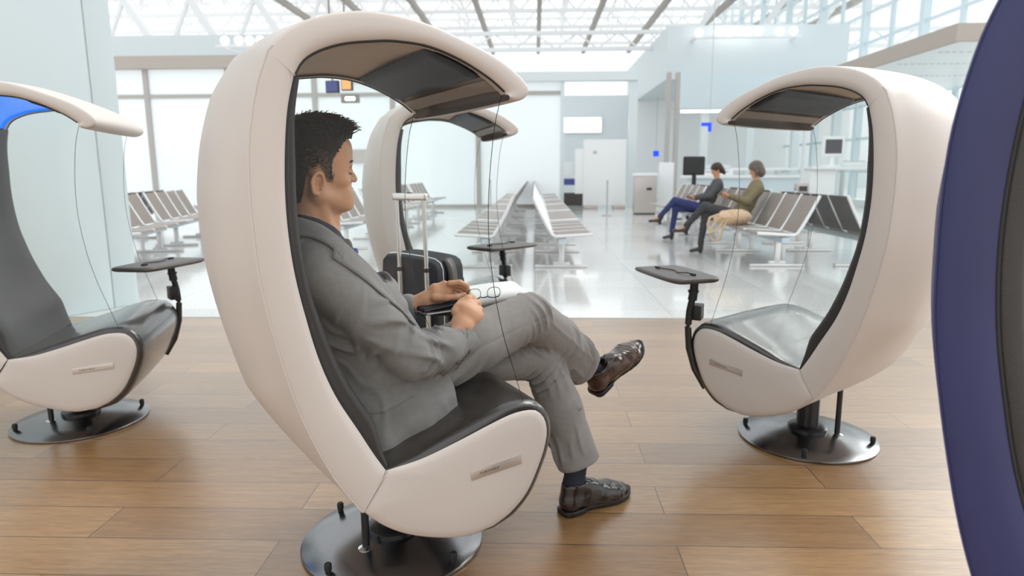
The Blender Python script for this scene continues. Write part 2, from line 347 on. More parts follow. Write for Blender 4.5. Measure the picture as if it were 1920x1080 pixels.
    under(-.4, .26, 'hood_liner', liner, lambda k, v: .006 + .012 * (1 - (v / .366) ** 2))
    ks = [k for k in range(60) if .035 <= hb[k][0] <= .205]; rows = []
    for j, k in enumerate(ks):
        e = min(1, j / 3, (len(ks) - 1 - j) / 3) ** .5
        row = []
        for v in np.linspace(-.352, .352, 25):
            f = e * min(1, (.352 - abs(v)) / .03 + .02) ** .5; l = .006 - .016 * f
            row.append((hb[k][0] + NH[k][0] * l, v, hb[k][1] + NH[k][1] * l))
        rows.append(row)
    loft('light_panel', rows, panel, root)
    under(.2, .245, 'panel_frame', 'liner_frame', lambda k, v: .001)
    for s in (1, -1):
        tr = np.vstack([iA, iB[1:]]); tubeobj('edge_trim', [(u, s * .3655, z) for u, z in tr], .0035, 'black_plastic', root, 8, up=Vector((0, 1, 0)))
        pc = spline(PANE, 30); sk = spline(SEAT, 16); sk = sk[sk[:, 0] < .32][::-1]
        poly = np.vstack([pc, sk[:-1], iA[1:], iB[1:-2]]); bm = bmesh.new()
        f = bm.faces.new([bm.verts.new((u, s * .352, z)) for u, z in poly]); r = bmesh.ops.extrude_face_region(bm, geom=[f])
        bmesh.ops.translate(bm, verts=[x for x in r['geom'] if isinstance(x, bmesh.types.BMVert)], vec=(0, s * -.005, 0)); bmesh.ops.triangulate(bm, faces=[x for x in bm.faces if len(x.verts) > 4])
        pa = from_bm('side_window', bm, 'acrylic', root, smooth=False)
        tubeobj('window_edge', [(u, s * .3495, z) for u, z in pc], .0013, 'acrylic_edge', pa, 6, up=Vector((0, 1, 0)))
    # --- base
    bm = bmesh.new(); lathe(bm, [(0, .001), (.303, .001), (.307, .004), (.307, .010), (.302, .014), (.20, .026), (.12, .036), (.085, .043), (.0, .045)], 72); bp = from_bm('base_plate', bm, 'disc_metal', root, auto=35)
    bm = bmesh.new(); lathe(bm, [(.088, .03), (.088, .058), (.08, .064), (.05, .066), (.05, .30), (0, .30)], 40); from_bm('column', bm, 'black_metal', root, auto=35)
    for a in (25, 115, 205, 295):
        bm = bmesh.new(); x, y = .277 * math.cos(R(a)), .277 * math.sin(R(a)); lathe(bm, [(0, .01), (.010, .012), (.010, .026), (.012, .028), (.012, .046), (.009, .050), (0, .050)], 12, (x, y, 0)); from_bm('knob', bm, 'rubber', bp, auto=40)
    bm = bmesh.new(); tube(bm, [(-.113, -.062, .02), (-.113, -.062, .34)], .0125, 14); from_bm('lever_rod', bm, 'black_metal', root, auto=40)
    bm = bmesh.new(); lathe(bm, [(0, .030), (.026, .030), (.026, .036), (.014, .040), (0, .042)], 16, (-.113, -.062, -.002)); from_bm('rod_foot', bm, 'chrome', root, auto=40)
    # --- arm with tray
    arm = [(.335, .345, .235), (.385, .365, .32), (.413, .378, .42), (.420, .383, .52), (.415, .383, .60), (.402, .380, .67)]
    tubeobj('arm_post', [tuple(p) for p in np.array([[np.interp(x, range(6), [q[i] for q in arm]) for i in range(3)] for x in np.linspace(0, 5, 26)])], .016, 'black_metal', root, 14)
    multi = bmesh.new(); tube(multi, [(.404, .380, .655), (.398, .379, .70), (.396, .379, .742)], [.022, .020, .019], 14); tube(multi, [(.4, .38, .690), (.3995, .38, .700)], .025, 14)
    from_bm('arm_joint', multi, 'black_plastic', root, auto=40)
    bm = bmesh.new(); T = Matrix.Translation((.40, .34, .59)) @ Matrix.Rotation(R(25), 4, 'Z'); box(bm, (-.022, -.05, -.036), (.022, .03, .036), .006, 2, T); pb = from_bm('power_box', bm, 'black_plastic', root, auto=40)
    bm = bmesh.new(); lathe(bm, [(0, 0), (.016, 0), (.017, .003), (.013, .005), (0, .004)], 20); o = from_bm('socket_ring', bm, 'case_leather', pb, auto=40); o.matrix_local = T @ Matrix.Translation((.022, -.012, 0)) @ Matrix.Rotation(PI / 2, 4, 'Y')
    tu, tv, ta = tray; T = Matrix.Translation((tu, tv, .757)) @ Matrix.Rotation(R(ta), 4, 'Z')
    outl2 = [(-.225, -.085), (-.235, .03), (-.20, .115), (.17, .125), (.215, .10), (.225, -.06), (.19, -.12), (-.17, -.125)]
    oo = spline(outl2 + outl2[:1], 60)[:-1]; rows = []
    for ins_, z in ((.05, -.016), (.012, -.014), (.002, -.008), (0, 0), (.004, .008), (.014, .011), (.06, .0115)):
        rows.append([tuple(T @ Vector((x * (1 - ins_ / .2), y * (1 - ins_ / .12), z))) for x, y in oo])
    ty = loft('tray', rows, 'case_leather', root, closed=True, caps=True)
    if not lead: return root
    pts = [(-.13, -.02, .016), (-.12, .0, .022), (-.06, .02, .0155), (0, .0, .0155), (.05, .01, .0155), (.09, .045, .018), (.12, .04, .016)]
    pp = [tuple(T @ Vector([np.interp(x, range(7), [q[i] for q in pts]) for i in range(3)])) for x in np.linspace(0, 6, 30)]
    cb = tubeobj('cable', pp, .0028, 'black_plastic', ty, 8)
    for px_, py_ in ((.128, .038), (-.135, -.02)):
        bm = bmesh.new(); box(bm, (-.016, -.008, .010), (.016, .008, .021), .003, 2, T @ Matrix.Translation((px_, py_, 0))); from_bm('plug', bm, 'black_plastic', cb, auto=40)
    return root

CH = dict(main=((-.489, 2.109), 30.65), right=((1.29, 3.046), 131.4), left=((-2.33, 3.189), 16.35), back=((-.506, 4.052), 15.4), navy=((1.232, 1.033), -49.5))
make_pod_chair('white hooded pod chair with the man in a grey suit sitting in it', *CH['main'], tray=(.35, .30, 48), lead=False)
make_pod_chair('white hooded pod chair, empty and half turned away, beside the navy one', *CH['right'], tray=(.54, .33, -27))
make_pod_chair('white hooded pod chair with blue hood light, next to the pale panel wall', *CH['left'], liner='blue_liner', tray=(.36, .31, 62))
make_pod_chair('empty white hooded pod chair standing behind the man and the black suitcase', *CH['back'], tray=(.39, .33, 30))
make_pod_chair('navy blue hooded pod chair cut off by the picture edge', *CH['navy'], leather='navy_leather', pipe='navy_piping', plaque=False)

# ------------------------------------------------------------------ the setting
WOODY = 5.65
struct(boxobj('floor_wood', (-14, -6, -.05), (14, WOODY, 0), 'wood'))
struct(boxobj('floor_granite', (-40, WOODY, -.05), (40, 70, -.001), 'granite'))
struct(boxobj('trim_1', (-14, WOODY - .012, -.01), (14, WOODY + .012, .003), 'grey_steel'))
# pale panel wall at the left, running towards the camera
def wall_left():
    bm = bmesh.new(); a = Vector((-3.86, 6.26, 0)); d = Vector((-.11, -.22, 0)).normalized(); n = Vector((-d.y, d.x, 0))
    if n.x > 0: n = -n
    T = Matrix((( d.x, n.x, 0, a.x), (d.y, n.y, 0, a.y), (0, 0, 1, 0), (0, 0, 0, 1)))
    for s0, s1 in ((0, .235), (.247, 1.75), (1.762, 3.3), (3.312, 5.5)): box(bm, (s0, 0, 0), (s1, .9, 7.5), .006, 2, T)
    o = struct(from_bm('wall_left', bm, 'panel_wall', None, auto=30))
    bm = bmesh.new(); box(bm, (.002, .012, 0), (5.5, .88, 7.5), 0, 1, T); struct(from_bm('trim_2', bm, 'seam_grey', None, smooth=False))
wall_left()
# unseen wall added behind the camera to limit light from that side
struct(boxobj('wall_light_blocker', (-14, -6.2, 0), (14, -6.0, 5), 'white_paint'))
# far frontal wall of opal panels in a frame
YB = 24.0
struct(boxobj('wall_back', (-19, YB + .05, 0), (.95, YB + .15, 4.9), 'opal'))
bm = bmesh.new()
for x in (-17.0, -13.75, -10.8, -7.75, -5.0, -2.0): bar(bm, (x, YB, 0), (x, YB, 4.9), .17, .10, Vector((0, 1, 0)))
bar(bm, (-19, YB, 3.94), (.95, YB, 3.94), .07, .13); bar(bm, (-19, YB, .05), (.95, YB, .05), .07, .1)
struct(from_bm('trim_3', bm, 'mullion', None, smooth=False))
struct(boxobj('trim_4', (-19, YB - .25, 4.86), (-6.5, YB + .3, 5.28), 'beige_beam'))
struct(boxobj('trim_5', (-6.5, YB - .2, 4.32), (3.5, YB + .2, 4.62), 'pale_frame'))
bm = bmesh.new()
for x in (.95, 3.4): bar(bm, (x, YB, 0), (x, YB, 4.4), .28 if x > 2 else .14, .2, Vector((0, 1, 0)))
struct(from_bm('trim_6', bm, 'pale_frame', None, smooth=False))
struct(boxobj('wall_upper', (-19, YB + 1, 5.28), (-7, YB + 1.2, 6.2), 'block_paint'))
# room behind the opening
struct(boxobj('wall_inner', (-3, 31, 0), (4.5, 31.2, 4.6), 'pale_frame'))
struct(boxobj('wall_far', (-30, 52, 0), (34, 52.3, 6.2), 'white_paint'))
# right-hand block with upper fascia
struct(boxobj('wall_right_block', (4.5, 24, 4.35), (10.6, 34, 6.1), 'block_paint'))
struct(boxobj('trim_7', (4.85, 23.6, 3.35), (10.8, 24.0, 4.42), 'pale_blue'))
struct(boxobj('wall_right_rear', (4.6, 31, 0), (14, 31.2, 4.4), 'white_paint'))
bm = bmesh.new()
for x in (4.22, 4.5): bar(bm, (x, 22, 0), (x, 22, 4.3), .13, .16, Vector((0, 1, 0)))
struct(from_bm('column_pair', bm, 'mullion', None, smooth=False))
bm = bmesh.new()
for x in (6.0, 7.6, 9.2, 10.6): bar(bm, (x, 24.5, 0), (x, 24.5, 3.4), .25, .25, Vector((0, 1, 0)))
struct(from_bm('column_row', bm, 'pale_frame', None, smooth=False))
# right window wall
XW = 11.2
bm = bmesh.new()
for k in range(20):
    y = 8.0 + 1.8 * k; bar(bm, (XW, y, 0), (XW, y, 14), .22 if k % 2 else .08, .2, Vector((0, 1, 0)))
for z in (1.2, 2.3, 3.4, 4.45, 5.45, 6.43, 7.4, 8.4, 9.4, 10.4): bar(bm, (XW, 6, z), (XW, 44, z), .07, .09)
win = struct(from_bm('window_1', bm, 'pale_blue', None, smooth=False))
bm = bmesh.new(); box(bm, (XW + .06, 6, 0), (XW + .075, 44, 14)); from_bm('pane', bm, 'far_glass', win, smooth=False)
struct(boxobj('trim_8', (XW - .1, 6, 0), (XW + .12, 44, .25), 'white_paint'))
# canopy slab on the right
bm = bmesh.new(); box(bm, (7.1, 12, 3.40), (11, 23, 3.62)); cn = struct(from_bm('canopy_slab', bm, 'pale_frame', None, smooth=False))
bm = bmesh.new(); box(bm, (7.0, 11.88, 3.36), (7.12, 23, 3.64)); box(bm, (7.121, 11.88, 3.36), (11, 11.999, 3.64)); from_bm('fascia', bm, 'beige_beam', cn, smooth=False)
bm = bmesh.new()
for y in (13.2, 14.6, 16.4):
    for k in range(26): box(bm, (7.5 + k * .13, y, 3.392), (7.56 + k * .13, y + .06, 3.402))
from_bm('vent_slots', bm, 'grey_steel', cn, smooth=False)
# roof: ribs, purlins, white trusses under skylight strips given a glow
ribs = bmesh.new()
for k in range(-4, 6):
    x = .2 + 2.95 * k
    bar(ribs, (x, 10, 9.0), (x, 46, 9.0), .22, .26)
struct(from_bm('ceiling_ribs', ribs, 'ceiling_rib', None, smooth=False))
tb = bmesh.new()
for y in (26, 29, 32.5, 36, 40, 45):
    for z in (9.35, 10.9): bar(tb, (-24, y, z), (18, y, z), .18, .18)
    x = -24; up = 0
    while x < 18:
        bar(tb, (x, y, 9.35 if not up else 10.9), (x + 1.45, y, 10.9 if not up else 9.35), .10, .10); x += 1.45; up = 1 - up
for k in range(-7, 6):
    x = .2 + 2.95 * k + 1.45
    bar(tb, (x, 10, 10.9), (x, 46, 10.9), .14, .14)
    y = 20; up = 0
    while y < 45: bar(tb, (x, y, 9.4 if up else 10.9), (x, y + 1.5, 10.9 if up else 9.4), .07, .07); y += 1.5; up = 1 - up
struct(from_bm('ceiling_truss', tb, 'truss_white', None, smooth=False))
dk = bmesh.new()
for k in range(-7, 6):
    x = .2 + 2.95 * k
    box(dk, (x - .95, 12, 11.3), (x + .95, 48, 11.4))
struct(from_bm('ceiling_deck', dk, 'glowing_deck', None, smooth=False))
lowt = bmesh.new()
for z in (5.9, 6.5): bar(lowt, (-24, 27, z), (16, 27, z), .14, .14)
x = -24; up = 0
while x < 16: bar(lowt, (x, 27, 5.9 if up else 6.5), (x + .8, 27, 6.5 if up else 5.9), .06, .06); x += .8; up = 1 - up
# slanting struts at the left
for i, x in enumerate((-19, -16.5, -14, -11.5, -9, -6.5)):
    bar(lowt, (x, 26, 5.4), (x - 2.2, 26, 8.9), .24, .24); bar(lowt, (x, 26, 5.4), (x + 1.6, 26, 8.9), .12, .12)
for i, x in enumerate((6.2, 8.8, 11.0)): bar(lowt, (x, 29, 6.3), (x + 2.1, 29, 9.2), .22, .22)
struct(from_bm('ceiling_strut', lowt, 'truss_white', None, smooth=False))
struct(multibox('trim_9', [((-10.2, 21.95, 5.22), (-8.0, 22.05, 5.29)), ((-10.1, 22.0, 5.23), (-10.0, 23.8, 5.27)), ((-8.2, 22.0, 5.23), (-8.1, 23.8, 5.27))], 'truss_white'))
struct(multibox('trim_10', [((5.2, 23.45, 5.58), (8.8, 23.55, 5.65)), ((5.3, 23.5, 5.59), (5.4, 24.0, 5.64)), ((8.6, 23.5, 5.59), (8.7, 24.0, 5.64))], 'truss_white'))
# ------------------------------------------------------------------ lamps and signs
def lamp(x, y, z, r=.13):
    bm = bmesh.new(); bmesh.ops.create_uvsphere(bm, u_segments=16, v_segments=10, radius=r, matrix=Matrix.Translation((x, y, z)))
    return from_bm('round_lamp', bm, 'lamp_glow')
for i, x in enumerate((-9.9, -9.45, -9.1, -8.75, -8.35)):
    tag(lamp(x, 22, 5.42), 'round white lamp in the row above the opal wall at the left', 'lamp', 'round lamps above the left wall')
for i, x in enumerate((5.45, 6.1, 6.42, 6.75, 7.05, 7.4, 8.1, 8.55)):
    tag(lamp(x, 23.5, 5.78 + .02 * (i % 2)), 'round white lamp in the row on top of the white block', 'lamp', 'round lamps on the white block')
bm = bmesh.new()
t = thing('light_box', 'wide white glowing light box on the back wall of the far room', 'light', (1.95, 30.9, 3.3))
boxobj('housing', (-1.05, -.02, -.34), (1.05, .09, .34), 'white_paint', t); boxobj('diffuser', (-1.0, -.05, -.30), (1.0, -.02, .30), 'lamp_glow', t)
t = thing('strip_light', 'long white strip light under the pale blue fascia', 'light', (7.6, 23.75, 3.27))
boxobj('housing', (-2.65, -.06, .02), (2.65, .06, .08), 'white_paint', t); boxobj('diffuser', (-2.6, -.05, -.05), (2.6, .05, .02), 'lamp_glow', t)
for (x0, x1, z0, z1, m_, lb) in ((-4.28, -4.0, 2.86, 3.10, 'screen_blue', 'hanging screen showing dark blue, left of its neighbour'), (-3.955, -3.72, 2.90, 3.14, 'screen_orange', 'hanging screen showing orange, above the lit sign')):
    t = thing('hanging_screen', lb, 'screen', ((x0 + x1) / 2, 14, (z0 + z1) / 2), R(-8))
    w = (x1 - x0) / 2; h = (z1 - z0) / 2
    boxobj('casing', (-w, -.03, -h), (w, .05, h), 'black_plastic', t, .01); boxobj('display', (-w + .02, -.036, -h + .02), (w - .02, -.03, h - .02), m_, t); boxobj('hanger', (-.015, 0, h), (.015, .03, 6), 'ceiling_rib', t)
t = thing('lit_sign', 'small dark hanging sign with round white lit symbols', 'sign', (-3.78, 14, 2.74))
boxobj('casing', (-.19, -.03, -.085), (.19, .03, .085), 'ceiling_rib', t, .01)
for x in (-.065, 0, .065):
    bm = bmesh.new(); lathe(bm, [(0, 0), (.042, 0), (.042, .006), (0, .006)], 20); o = from_bm('symbol', bm, 'lamp_glow', t, auto=40); o.location = (x, -.03, 0); o.rotation_euler = (PI / 2, 0, 0)
t = thing('gate_sign', 'small blue hanging sign beside the pair of columns', 'sign', (4.96, 20, 2.49))
multibox('face', [((-.15, -.02, .03), (.14, .02, .13)), ((.05, -.02, -.13), (.14, .02, .03))], 'sign_blue', t); boxobj('hanger', (.08, -.01, .13), (.1, .01, 3.5), 'grey_steel', t)
t = thing('gate_sign', 'tiny blue sign far away in the concourse, above the litter bin', 'sign', (5.3, 30, 2.0))
boxobj('face', (-.12, -.02, -.12), (.12, .02, .12), 'sign_blue', t); boxobj('hanger', (-.01, -.01, .12), (.01, .01, 4), 'grey_steel', t)
# ------------------------------------------------------------------ concourse furniture
t = thing('litter_bin', 'tall grey steel litter bin with a small dark slot', 'bin', (3.23, 20, 0))
boxobj('body', (-.32, -.25, .03), (.32, .25, 1.10), 'warm_steel', t, .03); boxobj('lid', (-.34, -.27, 1.10), (.34, .27, 1.19), 'white_paint', t, .03); boxobj('slot', (.02, -.262, .70), (.17, -.245, .77), 'black_plastic', t, .005); boxobj('plinth', (-.29, -.22, 0), (.29, .22, .04), 'black_plastic', t)
t = thing('display_board', 'large white free-standing board in the doorway of the far room', 'board', (2.35, 23, 0))
boxobj('panel', (-.72, -.03, .10), (.72, .03, 2.30), 'white_paint', t, .02); boxobj('side_panel', (-1.0, -.02, .5), (-.72, .02, 2.0), 'white_paint', t, .02); boxobj('emblem', (-.40, -.036, 1.83), (-.27, -.03, 1.93), 'grey_steel', t)
for x in (-.5, .5): boxobj('foot', (x - .2, -.25, 0), (x + .2, .25, .1), 'warm_steel', t, .02)
t = thing('check_in_desk', 'white desk with dark shelves behind the white board', 'desk', (1.5, 25.5, 0))
boxobj('top', (-.9, -.4, 1.02), (.9, .4, 1.12), 'white_paint', t, .01); boxobj('screen_hood', (-.75, -.2, 1.12), (-.1, .2, 1.6), 'white_paint', t, .02); boxobj('shelf', (-.8, -.35, .75), (.8, .35, .98), 'screen_blue', t); boxobj('leg', (-.85, -.35, 0), (-.7, .35, .75), 'grey_steel', t); boxobj('leg', (.7, -.35, 0), (.85, .35, .75), 'grey_steel', t)
boxobj('drawer_block', (-.6, -.3, .0), (.5, .3, .45), 'bench_back_dark', t)
def stanchion(x, y, lb):
    t = thing('queue_post', lb, 'post', (x, y, 0)); bm = bmesh.new(); lathe(bm, [(0, 0), (.16, 0), (.16, .015), (.03, .03), (0, .03)], 24); from_bm('base', bm, 'grey_steel', t, auto=40); tubeobj('pole', [(0, 0, .02), (0, 0, .95)], .022, 'grey_steel', t); boxobj('head', (-.03, -.03, .92), (.03, .03, 1.0), 'grey_steel', t, .008)
stanchion(2.05, 19.2, 'thin grey queue post in front of the white board'); stanchion(-1.5, 22.6, 'thin grey queue post in front of the opal wall panel')
stanchion(4.0, 21.0, 'thin grey queue post between the litter bin and the columns')
t = thing('info_stand', 'narrow white stand between the litter bin and the column pair', 'stand', (3.95, 20.5, 0)); boxobj('panel', (-.22, -.04, .1), (.22, .04, 1.5), 'white_paint', t, .02); boxobj('foot', (-.28, -.2, 0), (.28, .2, .1), 'white_paint', t, .02)
t = thing('office_chair', 'black mesh office chair back behind the counter by the seated women', 'chair', (3.94, 16.95, 0), R(200))
boxobj('backrest', (-.30, -.03, 1.14), (.30, .03, 1.60), 'black_mesh', t, .05, 3); boxobj('stem', (-.04, -.02, .55), (.04, .06, 1.2), 'black_plastic', t, .01); boxobj('seat', (-.26, -.45, .52), (.26, .05, .6), 'black_mesh', t, .03); boxobj('pedestal', (-.03, -.23, .06), (.03, -.17, .52), 'black_plastic', t); boxobj('star_base', (-.3, -.22, .03), (.3, -.18, .07), 'black_plastic', t)
t = thing('counter', 'pale blue-grey counter behind the two seated women', 'counter', (5.3, 18.4, 0)); boxobj('front', (-1.2, -.3, 0), (2.4, .3, 1.05), 'pale_blue', t, .01); boxobj('top', (-1.3, -.4, 1.05), (2.5, .4, 1.12), 'white_paint', t, .01)
t = thing('printer', 'beige printer on the counter behind the seated women', 'printer', (4.85, 18.4, 1.12)); boxobj('body', (-.42, -.2, 0), (.42, .2, .16), 'white_paint', t, .02); boxobj('lid', (-.36, -.2, .17), (.36, .2, .28), 'pale_frame', t, .02); boxobj('paper_slot', (-.3, -.205, .08), (.3, -.198, .12), 'grey_steel', t)
t = thing('gate_desk', 'white gate desk with a long worktop carrying the computer screen', 'desk', (6.3, 14, 0)); boxobj('pedestal', (-.78, -.25, 0), (-.28, .25, 1.26), 'white_paint', t, .02); boxobj('worktop', (-.8, -.35, 1.26), (1.4, .35, 1.32), 'white_paint', t, .01); boxobj('pedestal', (.9, -.25, 0), (1.3, .25, 1.26), 'pale_frame', t, .02)
t = thing('computer_monitor', 'white-framed computer monitor with a dark screen on the gate desk', 'monitor', (6.03, 14, 1.32))
boxobj('casing', (-.22, -.03, .20), (.22, .05, .60), 'white_paint', t, .02); boxobj('display', (-.165, -.036, .26), (.165, -.029, .54), 'dark_screen', t); boxobj('stand', (-.04, -.01, .03), (.04, .05, .22), 'white_paint', t); boxobj('foot', (-.15, -.1, 0), (.15, .12, .03), 'white_paint', t, .01)
t = thing('keyboard', 'flat pale keyboard beside the computer monitor on the gate desk', 'keyboard', (6.4, 13.85, 1.32)); boxobj('tray', (-.22, -.1, 0), (.22, .1, .09), 'pale_frame', t, .02); boxobj('keys', (-.19, -.08, .09), (.19, .06, .11), 'warm_steel', t)
t = thing('ticket_reader', 'slim grey ticket reader post in front of the gate desk', 'machine', (5.30, 13.6, 0)); tubeobj('post', [(0, 0, 0), (0, 0, .85)], .05, 'warm_steel', t); boxobj('reader', (-.12, -.08, .78), (.12, .08, 1.0), 'warm_steel', t, .02); boxobj('screen', (-.08, -.086, .84), (.08, -.078, .94), 'dark_screen', t); tubeobj('mast', [(0, .03, 1.0), (0, .03, 2.6)], .035, 'pale_frame', t)
t = thing('glass_barrier', 'long clear glass barrier with steel handrail behind the right benches', 'barrier', (7.2, 19, 0)); boxobj('pane', (-2.3, -.01, .1), (3.0, .01, 1.25), 'far_glass', t); boxobj('handrail', (-2.35, -.04, 1.25), (3.05, .04, 1.32), 'white_paint', t, .01)
for x in (-2.3, -.5, 1.3, 3.0): boxobj('post', (x - .04, -.04, 0), (x + .04, .04, 1.25), 'grey_steel', t)
t = thing('wall_screen', 'dim grey screen on the opal wall seen past the man\'s face', 'screen', (-6.1, 23.95, 1.82)); boxobj('casing', (-.42, -.05, -.24), (.42, .05, .24), 'grey_steel', t, .01); boxobj('display', (-.39, -.056, -.2), (.39, -.049, .2), 'warm_steel', t)

# ------------------------------------------------------------------ bench seating
def make_bench(nseat=4, dark_back=False):
    root = thing('bench_seating', 'bench', 'bench'); p = .57
    for k in range(nseat):
        y0, y1 = k * p + .03, (k + 1) * p - .03
        rows = []
        for u, z in ((.50, .455), (.495, .472), (.47, .478), (.25, .462), (.06, .452), (.03, .45)):
            rows.append([(u, y, z) for y in (y0, y1)])
        rows += [[(u, y, z) for y in (y0, y1)] for u, z in ((.03, .42), (.25, .432), (.47, .448), (.49, .45))]
        loft('seat', [[r[0] for r in rows], [r[1] for r in rows]], 'bench_seat', root, closed=True, caps=True, smooth=True)
        rows = [(.0, .46), (-.06, .58), (-.14, .74), (-.22, .90), (-.235, .925), (-.255, .92), (-.245, .89), (-.165, .73), (-.085, .57), (-.03, .46)]
        loft('backrest', [[(u, y, z) for u, z in rows] for y in (y0, y1)], 'bench_back_dark' if dark_back else 'bench_seat', root, closed=True, caps=True)
    for k in range(nseat + 1):
        y = k * p; pts = [(-.25, y, .935), (-.16, y, .745), (-.06, y, .555), (-.005, y, .462), (.04, y, .436), (.25, y, .448), (.505, y, .462)]
        tubeobj('side_rail', pts, .022, 'bench_rail', root, 8, up=Vector((0, 1, 0)), ell=.9)
    boxobj('beam', (.08, .02, .33), (.18, nseat * p - .02, .41), 'bench_beam', root, .01)
    for y in (.30, nseat * p - .30):
        t = bmesh.new(); box(t, (.095, y - .035, .05), (.165, y + .035, .34), .01); box(t, (-.22, y - .035, .0), (.48, y + .035, .035), .008); box(t, (.02, y - .03, .03), (.24, y + .03, .075), .01)
        from_bm('leg', t, 'bench_rail', root, auto=40)
    return root
bench0 = make_bench(); benchD = make_bench(dark_back=True); used = {}
def bench(kind, x, y, deg, label, group):
    src = benchD if kind else bench0
    o = src if kind not in used else copy_tree(src)
    used[kind] = 1; o.location = (x, y, 0); o.rotation_euler = (0, 0, R(deg)); o['label'] = label; o['category'] = 'bench'; o['group'] = group
    return o
ORD = ['nearest', 'second', 'third', 'fourth', 'fifth', 'sixth']
for i in range(6):
    y = 8.45 + 2.75 * i
    bench(0, .22, y, 0, ORD[i] + ' bench from the front in the middle row whose seats face right', 'benches in the middle double row')
    bench(0, -.52, y + 2.28, 180, ORD[i] + ' bench from the front in the middle row whose seats face left', 'benches in the middle double row')
# right double row
for i in range(3):
    y = 8.55 + 2.8 * i
    bench(0, 3.32, y + 2.28, 180, ['right-row bench carrying the straw bag and the woman in the olive sweater', 'bench in the right row where the woman in blue jeans sits', 'farthest bench of the right row, behind the seated women'][i], 'benches in the right double row')
    bench(1, 4.16, y, 0, ['nearest', 'second', 'third'][i] + ' dark-backed bench back to back with the women\'s row', 'benches in the right double row')
bench(0, 6.9, 12.6, 150, 'brown bench beside the gate desk with its backs towards the window wall', 'benches beside the gate desk')
# left rows
for i in range(4):
    y = 10.6 + 2.75 * i
    bench(0, -3.25 - .02 * i, y, 0, ORD[i] + ' bench in the row past the man\'s face', 'benches in the row past the man')
def rot(px, py, ox, oy, deg):
    c, s = math.cos(R(deg)), math.sin(R(deg)); return ox * c - oy * s + px, ox * s + oy * c + py
for i in range(2):
    x, y = rot(-5.75, 8.6, 0, 2.6 * i, 13); bench(0, x, y, 13, ['nearer', 'farther'][i] + ' light-framed bench beside the pale panel wall, facing the middle', 'benches at the left')
    x, y = rot(-5.75, 8.6, -.85, 2.28 + 2.6 * i, 13); bench(1, x, y, 193, ['nearer', 'farther'][i] + ' dark-backed bench behind the light-framed one at the left', 'benches at the left')

# ------------------------------------------------------------------ figures: distance fields turned into one skin
class Vol:
    def __init__(s, X, Y, Z):
        s.ax = [np.asarray(a, np.float32) for a in (X, Y, Z)]; s.f = np.full([len(a) for a in s.ax], .5, np.float32)
    def sl(s, lo, hi):
        r = []
        for a, l, h in zip(s.ax, lo, hi):
            i, j = np.searchsorted(a, l), np.searchsorted(a, h, side='right')
            if j <= i: return None
            r.append(slice(i, j))
        return tuple(r)
    def pts(s, q): return [a[k].reshape([-1 if i == j else 1 for j in range(3)]) for i, (a, k) in enumerate(zip(s.ax, q))]
    def add(s, prim, k=.0, sub=False, pad=.03):
        fn, lo, hi = prim; e = pad + k; q = s.sl([a - e for a in lo], [a + e for a in hi])
        if q is None: return
        d = fn(*s.pts(q)).astype(np.float32); o = s.f[q]
        if sub: d, o = -d, o; s.f[q] = o.copy() if False else -(smin(-o, -d, k))
        else: s.f[q] = smin(o, d, k)
    def sub(s, prim, k=.0, pad=.01): s.add(prim, k, True, pad)
    def disp(s, fn, lo, hi):
        q = s.sl(lo, hi)
        if q is not None: s.f[q] += fn(*s.pts(q)).astype(np.float32)
    def mesh(s, name, m, parent=None, smooth=1):
        V, Q = surface_nets(s.f, s.ax)
        for _ in range(smooth):
            acc = np.zeros_like(V); cnt = np.zeros(len(V))
            for a, b in ((0, 1), (1, 2), (2, 3), (3, 0)):
                np.add.at(acc, Q[:, a], V[Q[:, b]]); np.add.at(acc, Q[:, b], V[Q[:, a]]); np.add.at(cnt, Q[:, a], 1); np.add.at(cnt, Q[:, b], 1)
            V = V + .5 * (acc / np.maximum(cnt, 1)[:, None] - V)
        me = bpy.data.meshes.new(name); me.vertices.add(len(V)); me.vertices.foreach_set('co', V.astype(np.float32).ravel())
        me.loops.add(Q.size); me.loops.foreach_set('vertex_index', Q.astype(np.int32).ravel()); me.polygons.add(len(Q)); me.polygons.foreach_set('loop_start', np.arange(0, Q.size, 4, dtype=np.int32))
        me.polygons.foreach_set('use_smooth', np.ones(len(Q), bool)); me.update(calc_edges=True); me.validate()
        for x in (m if isinstance(m, list) else [m]): me.materials.append(M[x])
        return link(bpy.data.objects.new(name, me), parent)
def smin(a, b, k):
    if k <= 0: return np.minimum(a, b)
    h = np.clip(.5 + .5 * (b - a) / k, 0, 1); return b + (a - b) * h - k * h * (1 - h)
